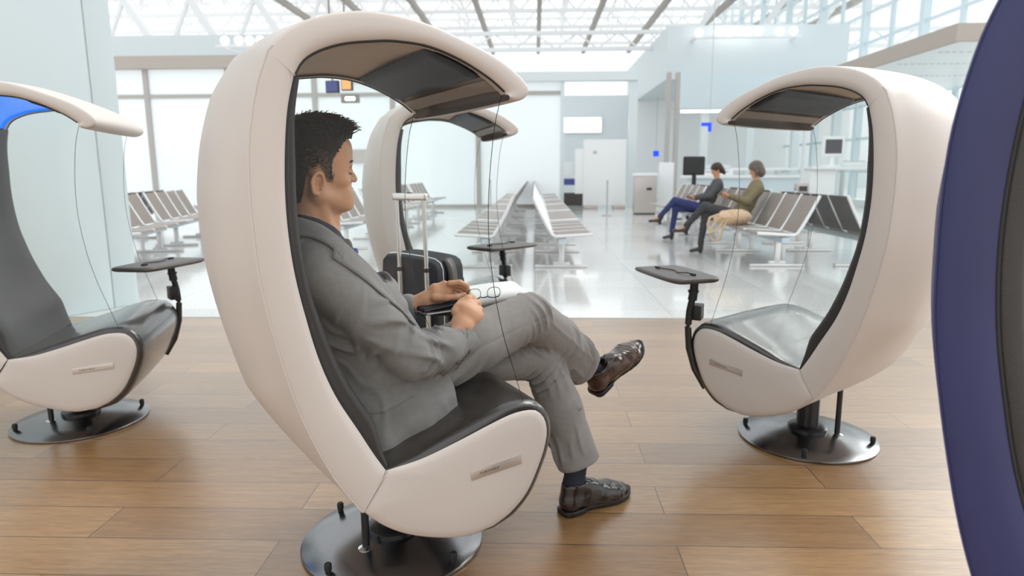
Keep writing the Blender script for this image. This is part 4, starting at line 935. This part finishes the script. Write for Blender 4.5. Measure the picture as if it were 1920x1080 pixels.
def build_shirt():
    v = Vol(np.arange(-.32, .22, .006), np.arange(-.2, .2, .006), np.arange(.56, 1.15, .004))
    v.add(etubes([((-.03, 0, .60), (.17, .145)), ((-.075, 0, .72), (.175, .15)), ((-.125, 0, .85), (.18, .130)), ((-.185, 0, .95), (.17, .11)), ((-.21, 0, 1.01), (.12, .08))], (0, 1, 0), .05), 0)
    v.add(etube((-.210, -.012, 1.00), (-.203, -.02, 1.12), (.082, .072), (.070, .070), (0, 1, 0)), .01)
    sl = [(-.40, 1.150), (-.271, 1.137), (-.216, 1.119), (-.167, 1.093), (-.138, 1.068), (-.119, 1.040), (-.105, 1.00), (-.05, .95), (.1, .8), (.3, 1.3), (-.4, 1.3)]
    v.f = np.maximum(v.f, np.broadcast_to(-poly2d(v.ax[0].reshape(-1, 1, 1), v.ax[2].reshape(1, 1, -1), sl), v.f.shape).astype(np.float32))
    o = v.mesh('shirt', 'shirt', man, 1)
    v = Vol(np.arange(-.16, .12, .003), np.arange(-.07, .05, .003), np.arange(.64, 1.09, .003))
    v.add(ell((-.118, -.018, 1.030), (.016, .022, .020)), 0); v.add(etubes([((-.110, -.015, 1.015), (.016, .009)), ((-.055, -.01, .93), (.030, .008)), ((.005, 0, .84), (.034, .008)), ((.07, 0, .70), (.036, .008))], (0, 1, 0), .01), .006)
    v.mesh('tie', 'tie', man, 1)
    v = Vol(np.arange(-.13, -.06, .003), np.arange(-.07, 0.01, .003), np.arange(.97, 1.04, .003)); v.add(ell((-.100, -.028, 1.002), (.012, .016, .020), Matrix.Rotation(R(30), 3, 'Y')), 0); v.mesh('tie_knot', 'scarf_blue', man, 1)
build_shirt()
def build_trousers():
    v = Vol(np.arange(-.24, .95, .0048), np.arange(-.27, .27, .0048), np.arange(.09, .86, .0048)); J = HJ
    v.add(ell((-.04, 0, .58), (.17, .19, .125)), 0)
    v.add(etubes([(J['hipL'], (.10, .10)), ((.33, .06, .575), (.085, .088)), (J['kneeL'], (.078, .076))], (0, 1, 0), .03), .04)
    v.add(etubes([(J['kneeL'], (.078, .074)), ((.655, -.05, .36), (.070, .078)), (J['hemL'], (.066, .088))], (0, 1, 0), .03), .015)
    v.add(etubes([(J['hipR'], (.115, .105)), ((.28, -.085, .683), (.098, .094)), (J['kneeR'], (.082, .084))], (0, 1, 0), .03), .018)
    v.add(etubes([(J['kneeR'], (.080, .080)), ((.66, -.005, .635), (.074, .080)), (J['hemR'], (.066, .086))], (0, 1, 0), .03), .015)
    for p, q, n in (('kneeR', 'hemR', (.75, .20, -.63)), ('kneeL', 'hemL', (.20, -.14, -.97))):
        a, h = np.array(J[p]), np.array(J[q]); n = np.array(n) / np.linalg.norm(n)
        v.sub(inter(cone(h, h + n * .14, .12, .12), half(h + n * .006, -n, (0, 0, 0), (0, 0, 0))), .002)
        v.sub(etube(h - n * .035, h + n * .06, (.048, .064), (.058, .078), (0, 1, 0)), .002)
    # folds: knee, back of knee, hanging calf, lap
    folds(v, (.40, -.05, .72), (.62, -.04, .70), .13, .0060, .050, (.3, 0, .8), .1, 1.0)
    folds(v, (.56, .0, .60), (.63, -.03, .44), .13, .0060, .036, (.55, .35, .1), .0, .95)
    folds(v, (.62, -.16, .52), (.70, .02, .20), .16, .0055, .055, (-1.0, .6, .25), .05, 1.0, .5)
    folds(v, (.62, -.08, .62), (.80, .06, .52), .11, .0075, .060, (.2, .9, .5), .1, 1.0)
    folds(v, (.05, -.2, .66), (.34, -.15, .66), .16, .0045, .11, (.4, .0, -.9), .0, 1.0)
    lumps(v, (-1, -1, 0), (2, 1, 2), .0016, 34, 9)
    # pressed crease along the shins, side seam on the thigh
    def pc(X, Y, Z):
        a, h = np.array(J['kneeR']), np.array(J['hemR']); ax = (h - a) / np.linalg.norm(h - a); x, y, z = X - a[0], Y - a[1], Z - a[2]; s = x * ax[0] + y * ax[1] + z * ax[2]
        sd = np.array((.25, -.95, .1)); q = x * .55 + z * .80 - y * .10 - s * .0; w = (s > .03) & (y < .05)
        return np.where(w, -.003 * np.exp(-((x * .62 + z * .78 - .020) / .006) ** 2) * (y < .02), 0)
    v.disp(pc, (.5, -.15, .4), (.9, .15, .85))
    def side(X, Y, Z):
        zc = .655 + .20 * (X - .05) + .0 * Y; w = np.clip((X - .14) / .03, 0, 1) * np.clip((.585 - X) / .03, 0, 1) * (Y < -.09); return .0026 * w * np.exp(-((Z - zc) / .0032) ** 2)
    v.disp(side, (.1, -.25, .5), (.62, -.05, .85))
    return v.mesh('trousers', 'suit_trousers', man, 1)
build_trousers()
def shoe(name, T, m):
    """shoe along +x, heel at 0, sole at z 0, length .31"""
    v = Vol(np.arange(-.02, .33, .0032), np.arange(-.06, .06, .0032), np.arange(-.01, .16, .0032))
    v.add(etubes([((.0385, 0, .040), (.036, .036)), ((.045, 0, .095), (.033, .036))], (0, 1, 0), .01), 0)
    v.add(etubes([((.040, 0, .045), (.035, .034)), ((.11, -.002, .048), (.034, .040)), ((.17, -.002, .040), (.042, .034)), ((.225, 0, .033), (.044, .026)), ((.272, .004, .028), (.032, .019))], (0, 1, 0), .03), .012)
    v.add(etube((.062, 0, .098), (.135, -.002, .076), (.031, .026), (.032, .022), (0, 1, 0)), .02)
    v.f = np.maximum(v.f, (.016 - v.ax[2].reshape(1, 1, -1)).astype(np.float32)); v.f = np.maximum(v.f, (v.ax[2].reshape(1, 1, -1) - .116 + .12 * (v.ax[0].reshape(-1, 1, 1))).astype(np.float32))
    v.sub(etube((.058, 0, .10), (.050, 0, .15), (.030, .040), (.034, .046), (0, 1, 0)), .004)
    folds(v, (.17, 0, .05), (.235, 0, .05), .06, .0014, .016, (0, .2, .2), .0, 1)
    v.disp(lambda X, Y, Z: .0018 * np.exp(-((X - .245 + 8 * Y * Y) / .003) ** 2) + .0012 * np.exp(-((X - .085 - .3 * (Z - .05)) / .002) ** 2) * (Z < .085), (0, -.06, 0), (.3, .06, .12))
    o = v.mesh(name, m, man, 1); o.matrix_local = T @ Matrix.Scale(1.09, 4)
    v = Vol(np.arange(-.02, .33, .0035), np.arange(-.07, .07, .0035), np.arange(-.012, .035, .003))
    out = [(.003, -.020), (.014, -.034), (.05, -.038), (.11, -.036), (.17, -.045), (.225, -.050), (.275, -.038), (.305, -.012), (.308, .012), (.285, .036), (.235, .050), (.17, .046), (.11, .036), (.05, .038), (.014, .034), (.003, .020)]; out = spline(out + out[:1], 70)[:-1]
    d2 = poly2d(v.ax[0].reshape(-1, 1, 1), v.ax[1].reshape(1, -1, 1), out); Z = v.ax[2].reshape(1, 1, -1); X = v.ax[0].reshape(-1, 1, 1)
    bot = np.where(X < .085, 0, np.where(X < .10, .010, .010 * np.clip(1 - (X - .10) / .09, 0, 1) + .012 * np.clip((X - .24) / .07, 0, 1) ** 2)); top = .019 + .010 * np.clip((X - .24) / .07, 0, 1) ** 2
    v.f = np.maximum(np.maximum(d2, bot - Z), Z - top).astype(np.float32); sm = v.mesh('sole', 'shoe_sole', o, 1)
    bm = bmesh.new()
    for k in range(4):
        x = .098 + .018 * k; z = .1045 - .010 * k; tube(bm, [(x - .004, -.022, z - .008), (x, -.012, z + .001), (x + .003, 0, z + .003), (x, .012, z + .001), (x - .004, .022, z - .008)], .0018, 6)
    for s in (-1, 1): tube(bm, [(.100, 0, .108), (.092, s * .012, .118), (.080, s * .022, .116), (.088, s * .016, .109), (.102, 0, .108)], .0016, 6); tube(bm, [(.100, 0, .108), (.115, s * .016, .106), (.135, s * .024, .092)], .0016, 6)
    from_bm('laces', bm, 'rubber', o)
def shoe_mtx(heel, toe, up):
    h, t = Vector(heel), Vector(toe); x = (t - h).normalized(); u = Vector(up); y = u.cross(x).normalized(); z = x.cross(y)
    return Matrix(((x.x, y.x, z.x, h.x), (x.y, y.y, z.y, h.y), (x.z, y.z, z.z, h.z), (0, 0, 0, 1)))
TL = shoe_mtx((.590, -.150, 0), (.90, -.128, 0), (0, 0, 1)); TR = shoe_mtx((.872, .050, .352), (1.145, .100, .505), (-.46, -.28, .84))
shoe('shoe', TL, 'shoe_leather'); shoe('shoe', TR, 'shoe_brown')
for nm, a, b, c in (('sock', (.682, -.118, .20), (.650, -.143, .10), (.652, -.143, .06)), ('sock', (.785, .028, .515), (.880, .050, .445), (.915, .055, .425))):
    a, b, c = map(np.array, (a, b, c)); v = Vol(*[np.arange(l - .06, h + .06, .0035) for l, h in zip(np.minimum(np.minimum(a, b), c), np.maximum(np.maximum(a, b), c))])
    v.add(etubes([(a, (.040, .046)), (b, (.034, .040)), (c, (.033, .042))], (0, 1, 0), .02), 0); folds(v, a, c, .07, .0012, .016, (.1, .1, .2), .3, .95); v.mesh(nm, 'sock', man, 1)
v = Vol(np.arange(.11, .18, .0025), np.arange(.06, .17, .0025), np.arange(.74, .85, .0025))
v.add(etube((.122, .128, .779), (.134, .121, .785), (.037, .040), (.037, .040), (0, 1, 0)), 0); v.sub(etube((.10, .136, .772), (.17, .106, .797), (.033, .037), (.033, .037), (0, 1, 0)), .002); v.mesh('shirt_cuff', 'shirt', man, 1)

# ------------------------------------------------------------------ things the man holds and keeps beside him
def place(o, T): o.matrix_world = T; return o
MT = Matrix.Translation((*mc, 0)) @ Matrix.Rotation(R(md), 4, 'Z')
def local_thing(name, label, cat, p, rz=0, group=None):
    q = MT @ Vector(p); return thing(name, label, cat, tuple(q), R(md) + rz, group)
t = local_thing('spectacles', 'thin black spectacles dangling upside down from the man\'s fingers', 'glasses', (.374, .026, .826))
fr = bmesh.new(); le = []
for cx in (-.039, .039):
    P = [(cx + .0255 * np.sign(math.cos(a)) * abs(math.cos(a)) ** .75, 0, .0185 * np.sign(math.sin(a)) * abs(math.sin(a)) ** .75 - .001 * abs(math.cos(a))) for a in np.linspace(0, 2 * PI, 41)]
    tube(fr, P, .0012, 6, False, up=Vector((0, 1, 0))); le.append(P)
tube(fr, [(-.015, 0, -.012), (-.008, .001, -.0155), (.008, .001, -.0155), (.015, 0, -.012)], [.0016, .0026, .0026, .0016], 8, up=Vector((0, 1, 0)))
for s in (-1, 1): tube(fr, [(s * .039 - s * .022, 0, -.0155), (s * .039, 0, -.0192), (s * .058, 0, -.0165)], .0022, 6, up=Vector((0, 1, 0)))
from_bm('frame', fr, 'black_plastic', t, auto=60)
for P in le:
    bm = bmesh.new(); bm.faces.new([bm.verts.new(q) for q in P[:-1]]); r = bmesh.ops.extrude_face_region(bm, geom=bm.faces[:]); bmesh.ops.translate(bm, vec=(0, .0012, 0), verts=[x for x in r['geom'] if isinstance(x, bmesh.types.BMVert)]); from_bm('lens', bm, 'acrylic', t, smooth=False)
tubeobj('temple_arm', [(-.063, 0, -.010), (-.060, .02, .002), (-.050, .055, .025), (-.046, .075, .050)], [.0016, .0014, .0014, .0018], 'black_plastic', t, 6); tubeobj('temple_arm', [(.063, 0, -.010), (.068, .03, -.012), (.074, .08, -.016), (.076, .11, -.026)], [.0016, .0014, .0014, .0018], 'black_plastic', t, 6)
# folded newspaper over the lap
t = local_thing('newspaper', 'folded white newspaper lying over the man\'s lap behind the spectacles', 'newspaper', (.33, .02, .775))
for i in range(5):
    rows = []
    for u in np.linspace(0, .21, 14):
        r = []
        for q in np.linspace(0, 1, 15):
            a = .022 - .0035 * i
            if q < .3: th = PI * (q / .3 - .5); v_, z_ = a - a * math.cos(th), a + a * math.sin(th)
            else: v_, z_ = a + (q - .3) * .12, 2 * a + (q - .3) * .02 + .008 * math.sin((q - .3) * 4)
            r.append((u + .010 * i * (1 - q) * .5, v_ + .0035 * i + .004 * math.sin(9 * u + i), z_ + .10 * u * .25 + .003 * math.sin(14 * u + 2 * i) + .0035 * i))
        rows.append(r)
    ob = loft('page', rows, 'newsprint' if i in (1, 3) else 'paper', t); s_ = ob.modifiers.new('thick', 'SOLIDIFY'); s_.thickness = .0012
# black zip pouch under his left hand
t = local_thing('zip_pouch', 'flat black zip pouch under the man\'s left hand on the chair tray', 'pouch', (.250, .125, .790), R(4)); t.rotation_euler.y = R(-5)
bm = bmesh.new(); box(bm, (-.105, -.075, -.009), (.105, .075, .009), .008, 3); from_bm('body', bm, 'case_fabric', t, auto=60)
tubeobj('zip', [(-.100, -.0765, 0), (.100, -.0765, 0)], .0018, 'case_leather', t, 6); tubeobj('loop', [(-.100, -.06, 0), (-.118, -.074, -.008), (-.110, -.088, -.013), (-.09, -.080, -.008), (-.085, -.076, 0)], .003, 'rubber', t, 6)
t = local_thing('magazine', 'thin grey magazine lying flat beneath the black zip pouch', 'magazine', (.262, .15, .7725), R(8))
boxobj('pages', (-.12, -.105, -.003), (.12, .105, .003), 'paper', t); boxobj('cover', (-.122, -.107, .003), (.122, .107, .0042), 'grey_leather', t)
# suitcase
SC = (-.56, 3.33); t = thing('suitcase', 'black wheeled suitcase with its silver trolley handle pulled out', 'suitcase', (*SC, 0), R(-22))
def slab(P, y0, y1, bev, m, name, par, n=10):
    rows = []
    for y, f in ((y0, .9), (y0 + bev * .3, .97), (y0 + bev, 1), (y1 - bev, 1), (y1 - bev * .3, .97), (y1, .9)):
        c_ = np.mean(P, axis=0); rows.append([(c_[0] + (a - c_[0]) * (1 - (1 - f) * .35), y, c_[1] + (b - c_[1]) * (1 - (1 - f) * .25)) for a, b in P])
    return loft(name, rows, m, par, closed=True, caps=True)
body = spline([(-.175, .10), (-.19, .45), (-.20, .78), (-.185, .835), (-.14, .852), (.10, .835), (.16, .815), (.185, .77), (.185, .45), (.18, .10), (.15, .07), (-.15, .07), (-.175, .10)], 60)[:-1] * np.array((.84, 1))
slab(body, -.13, .13, .03, 'case_fabric', 'body', t)
slab(body * np.array((.82, .62)) + np.array((.01, .10)), .125, .185, .03, 'case_fabric', 'front_pocket', t)
z_ = tubeobj('zip', [(a * 1.004, -.085, b * 1.002) for a, b in body] + [(body[0][0] * 1.004, -.085, body[0][1] * 1.002)], .004, 'chrome', t, 6, up=Vector((0, 1, 0))); tubeobj('zip_puller', [(-.168, -.088, .62), (-.172, -.092, .59), (-.171, -.092, .565)], [.003, .006, .006], 'plate_metal', z_, 6)
rows = []
for a in np.linspace(-1.5, 1.5, 14): rows.append([(.135 + .045 * math.cos(a), y, .72 + .11 * math.sin(a)) for y in (-.05, .02)])
o = loft('side_handle', rows, 'case_leather', t); s_ = o.modifiers.new('thick', 'SOLIDIFY'); s_.thickness = .016
boxobj('leather_panel', (-.152, -.136, .36), (-.085, -.128, .66), 'case_leather', t, .004)
for s in (-1, 1):
    tubeobj('handle_tube', [(s * .076 + .030, -.146, .42), (s * .076 + .025, -.146, .80)], .0135, 'brushed', t, 12); tubeobj('handle_tube', [(s * .076 + .025, -.146, .79), (s * .076 + .019, -.146, 1.125)], .0105, 'brushed', t, 12); tubeobj('tube_collar', [(s * .076 + .0255, -.146, .775), (s * .076 + .025, -.146, .795)], .0155, 'black_plastic', t, 12)
    bm = bmesh.new(); lathe(bm, [(0, -.014), (.035, -.014), (.038, 0), (.035, .014), (0, .014)], 20); w_ = from_bm('wheel', bm, 'rubber', t, auto=40); w_.matrix_local = Matrix.Translation((s * .115, -.08, .038)) @ Matrix.Rotation(PI / 2, 4, 'Y')
    boxobj('foot', (s * .115 - .02, .06, .0), (s * .115 + .02, .10, .08), 'black_plastic', t, .006); boxobj('wheel_bracket', (s * .115 - .024, -.11, .045), (s * .115 + .024, -.05, .10), 'black_plastic', t, .006)
bm = bmesh.new(); box(bm, (-.076, -.160, 1.118), (.114, -.130, 1.152), .010, 3); h_ = from_bm('handle_grip', bm, 'brushed', t, auto=50)
bm = bmesh.new(); lathe(bm, [(0, 0), (.020, 0), (.018, .004), (0, .005)], 20); b_ = from_bm('release_button', bm, 'black_plastic', h_, auto=40); b_.location = (.019, -.145, 1.151); b_.scale = (1, .5, 1)

# ------------------------------------------------------------------ two seated women
def hand(v, p, d, up, r=.009, curl=.6):
    p, d, up = Vector(p), Vector(d).normalized(), Vector(up).normalized(); s = d.cross(up).normalized(); up = s.cross(d)
    v.add(etube(tuple(p), tuple(p + d * .06), (.022, .014), (.034, .013), tuple(s)), .01)
    for i in range(4):
        a = p + d * .065 + s * (.025 - .017 * i); L = (.062, .070, .066, .052)[i]; b = a + (d - up * .25 * curl).normalized() * L * .5; c = b + (d * (1 - curl) - up * curl).normalized() * L * .5
        v.add(chain([tuple(a), tuple(b), tuple(c)], [r, r * .9, r * .75]), .004)
    a = p + d * .02 + s * .024; v.add(chain([tuple(a), tuple(a + s * .02 + d * .03), tuple(a + s * .012 + d * .065 - up * .01)], [.012, .010, .008]), .006)
def woman(label, loc, deg, top, legs, hairm, ponytail, arm_z, lean):
    root = thing('person', label, 'person', (*loc, 0), R(deg), 'seated women'); hx = -.20 - lean
    neck, head = Vector((hx - .005, 0, 1.10)), Vector((hx + .03, 0, 1.262))
    hipL, hipR = (0, .095, .565), (0, -.095, .565)
    top_k, top_a, top_t = (.53, .02, .72), (.80, -.06, .40), (.93, -.08, .34)        # crossed leg over the other
    low_k, low_a = (.50, -.03, .575), (.565, -.02, .12)
    H_ = .0075; X = np.arange(-.45, 1.1, H_); Y = np.arange(-.30, .30, H_); Z = np.arange(.0, 1.5, H_)
    tor = [((0, 0, .58), (.165, .125)), ((-.09 - lean * .4, 0, .78), (.135, .105)), ((hx + .005, 0, .98), (.165, .095)), ((hx, 0, 1.040), (.13, .075))]
    el = [(hx + .16, s * .20, .80) for s in (1, -1)]; sh = [(hx, s * .155, 1.0) for s in (1, -1)]; wr = [(hx + .40, s * .055, arm_z) for s in (1, -1)]
    v = Vol(X, Y, Z); v.add(etubes([(a, (b[0] - .03, b[1] - .03)) for a, b in tor], (0, 1, 0)), .02)
    v.add(cone(tuple(neck - Vector((0, 0, .08))), tuple(neck + Vector((.02, 0, .10))), .050, .045), .02)
    pit = Matrix.Rotation(R(24), 3, 'Y')
    hp = lambda q: tuple(head + pit @ Vector(q))
    v.add(ell(head + pit @ Vector((-.015, 0, .03)), (.092, .072, .082), pit), .01); v.add(ell(head + pit @ Vector((.022, 0, -.035)), (.058, .056, .075), pit), .03)
    v.add(cone(hp((.075, 0, .0)), hp((.094, 0, -.028)), .008, .010), .008); v.add(ell(hp((.062, 0, -.088)), (.020, .020, .018), pit), .015)
    v.add(ell(hp((.078, 0, -.052)), (.010, .020, .006), pit), .004); v.add(ell(hp((.076, 0, -.063)), (.010, .018, .006), pit), .004)
    for s in (-1, 1):
        v.sub(ell(hp((.085, s * .032, .008)), (.014, .016, .010), pit), .01); v.add(ell(hp((.062, s * .031, .006)), (.013, .014, .011), pit), .003); v.add(ell(hp((-.015, s * .072, -.015)), (.016, .008, .028), pit), .005); v.add(cone(hp((.080, s * .014, .022)), hp((.070, s * .046, .020)), .007, .006), .006)
    for i, s in enumerate((1, -1)):
        v.add(cone(sh[i], el[i], .038, .032), .02); v.add(cone(el[i], wr[i], .032, .022), .02)
        hand(v, wr[i], (Vector((hx + .52, 0, arm_z + .03)) - Vector(wr[i])).normalized(), (0, -s * .8, .6), .0085, .75)
    for k, a, h in ((top_k, top_a, hipL), (low_k, low_a, hipR)): v.add(cone(h, k, .06, .045), .02); v.add(cone(k, a, .042, .03), .02)
    v.add(cone(top_a, top_t, .03, .02), .01); v.add(cone((.57, -.02, .06), (.69, -.02, .035), .03, .022), .01)
    v.mesh('body', 'skin', root, 1)
    v = Vol(X, Y, Z); v.add(etubes([(a, (b[0] + .008, b[1] + .008)) for a, b in tor], (0, 1, 0), .05), 0)
    for i in (0, 1): v.add(cone(sh[i], el[i], .064, .056), .04); v.add(cone(el[i], wr[i], .055, .040), .02)
    v.sub(cone(tuple(neck + Vector((.0, 0, -.04))), tuple(neck + Vector((.02, 0, .1))), .052, .06), .004); v.f = np.maximum(v.f, (.55 - .25 * (v.ax[0].reshape(-1, 1, 1)) * 0 - v.ax[2].reshape(1, 1, -1)).astype(np.float32))
    for i in (0, 1): d = (Vector(wr[i]) - Vector(el[i])).normalized(); q = Vector(wr[i]) - d * .005; v.sub(inter(cone(tuple(q), tuple(q + d * .14), .06, .06), half(q, -d, (0, 0, 0), (0, 0, 0))), .002); folds(v, el[i], wr[i], .09, .004, .04, (0, .3, .3), 0, 1)
    folds(v, (hx, 0, 1.0), (0, 0, .58), .22, .006, .07, (.4, .3, 0), .05, .98); v.mesh('sweater', top, root, 1)
    v = Vol(X, Y, Z); v.add(ell((-.02, 0, .57), (.16, .175, .11)), 0)
    for h, k, a in ((hipL, top_k, top_a), (hipR, low_k, low_a)):
        e_ = tuple(Vector(k).lerp(Vector(a), .93)); v.add(cone(h, k, .09, .066), .03); v.add(cone(k, e_, .062, .044), .015); folds(v, h, k, .12, .004, .06, (0, .3, .6), .2, 1); folds(v, k, a, .09, .004, .05, (0, .3, .2), .0, .9)
    v.mesh('trousers', legs, root, 1)
    for a, b, up in ((low_a, (.70, -.02, .035), (0, 0, 1)), (top_a, (.96, -.085, .335), (.3, 0, .95))):
        v = Vol(np.arange(min(a[0], b[0]) - .09, max(a[0], b[0]) + .09, .005), np.arange(-.15, .08, .005), np.arange(max(0, min(a[2], b[2]) - .10), max(a[2], b[2]) + .12, .005))
        A_, B_ = Vector(a), Vector(b); hl = A_ + (Vector((-.01, 0, -.07)) if up[0] == 0 else Vector((-.015, 0, -.065)))
        v.add(cone(tuple(A_ + Vector((-.015, 0, .06)) if up[0] == 0 else tuple(A_ + Vector((-.06, .02, .06)))), tuple(hl), .046, .036), 0); v.add(cone(tuple(hl + Vector((.01, 0, .015))), tuple(B_), .036, .026), .02)
        hh = hl - Vector(up) * .02; v.add(cone(tuple(hh), tuple(hh - Vector(up) * .022), .030, .028), .004)
        v.mesh('boot', 'shoe_leather', root, 1)
    v = Vol(np.arange(hx - .2, hx + .2, .0055), np.arange(-.14, .14, .0055), np.arange(1.06, 1.50, .0055))
    v.add(ell(head + pit @ Vector((-.022, 0, .040)), (.104, .086, .090), pit), 0)
    if ponytail: v.add(ell(head + pit @ Vector((-.085, 0, -.03)), (.055, .06, .07), pit), .03); v.add(ell(head + pit @ Vector((-.11, 0, -.09)), (.03, .035, .05), pit), .02)
    else:
        v.add(ell(head + pit @ Vector((-.055, 0, -.045)), (.075, .088, .10), pit), .03)
        for s in (-1, 1): v.add(cone(hp((.012, s * .074, .02)), hp((.028, s * .074, -.085)), .024, .016), .02)
    cut = ell(head + pit @ Vector((.085, 0, -.045)), (.062 if not ponytail else .078, .062 if not ponytail else .10, .088), pit); v.sub(cut, .008)
    v.disp(lambda X, Y, Z: .002 * np.sin(190 * Y + 60 * X + 5 * np.sin(25 * Z)), (-1, -1, 1), (1, 1, 2)); v.mesh('hair', hairm, root, 0)
    ph = thing('phone', 'dark phone held in both hands by ' + ('the woman in the grey sweater' if ponytail else 'the woman in the olive sweater'), 'phone', (0, 0, 0)); ph.matrix_world = root.matrix_basis @ Matrix.Translation((hx + .51, 0, arm_z + .055)) @ Matrix.Rotation(R(-40), 4, 'Y')
    boxobj('case', (-.006, -.037, -.075), (.004, .037, .075), 'phone', ph, .004); boxobj('display', (-.0075, -.033, -.068), (-.006, .033, .068), 'dark_screen', ph)
    return root
w2 = woman('woman with a grey-brown bob, olive sweater and black boots on the right bench', (3.10, 10.25), 176, 'olive_knit', 'dark_jeans', 'ash_hair', False, .88, .02)
w1 = woman('woman with tied-back brown hair, grey sweater and blue jeans on the right bench', (3.08, 12.35), 178, 'grey_knit', 'jeans', 'brown_hair', True, .76, .02)
t = thing('tote_bag', 'beige straw bag with rope handles lying on the seat by the olive sweater', 'bag', (2.86, 9.80, .475), R(10))
v = Vol(np.arange(-.24, .26, .008), np.arange(-.20, .20, .008), np.arange(-.0, .26, .008)); v.add(ell((.02, 0, .09), (.21, .16, .095)), 0); v.add(ell((-.10, .02, .06), (.11, .13, .06)), .04); folds(v, (-.2, 0, .1), (.22, 0, .1), .2, .008, .07, (0, .3, .5), 0, 1); v.f = np.maximum(v.f, np.broadcast_to((.004 - v.ax[2]).reshape(1, 1, -1), v.f.shape).astype(np.float32)); v.mesh('body', 'straw', t, 1); t.scale = (1.25, 1.25, 1.2)
for dx, dz in ((0, 0), (.03, -.10)):
    P = [(-.14 + .02 * 1, -.10, .09), (-.26, -.14, .13 + dz * .3), (-.35, -.16, .10 + dz), (-.38, -.17, .0 + dz), (-.33, -.17, -.07 + dz), (-.25, -.15, -.06 + dz), (-.19, -.12, .02 + dz * .3), (-.12, -.08, .08)]
    P2 = [(np.interp(x, range(8), [q[0] for q in P]) + dx, np.interp(x, range(8), [q[1] for q in P]), np.interp(x, range(8), [q[2] for q in P])) for x in np.linspace(0, 7, 40)]
    tubeobj('handle', P2, .013, 'straw', t, 8)

# ------------------------------------------------------------------ light
w = bpy.data.worlds.new('overcast'); scene.world = w; w.use_nodes = True; nt = w.node_tree; bg = nt.nodes['Background']
bg.inputs['Color'].default_value = (.93, .97, 1, 1); bg.inputs['Strength'].default_value = 1.15
s = bpy.data.lights.new('daylight', 'SUN'); so = bpy.data.objects.new('daylight', s); COL.objects.link(so)
s.energy = 3.3; s.angle = R(45); s.color = (1, .98, .95); d = Vector((-.62, -.52, -.56)); so.rotation_euler = d.to_track_quat('-Z', 'Y').to_euler()
vs = scene.view_settings; vs.view_transform = 'Standard'; vs.look = 'None'; vs.gamma = 1; vs.use_curve_mapping = False; vs.exposure = .15
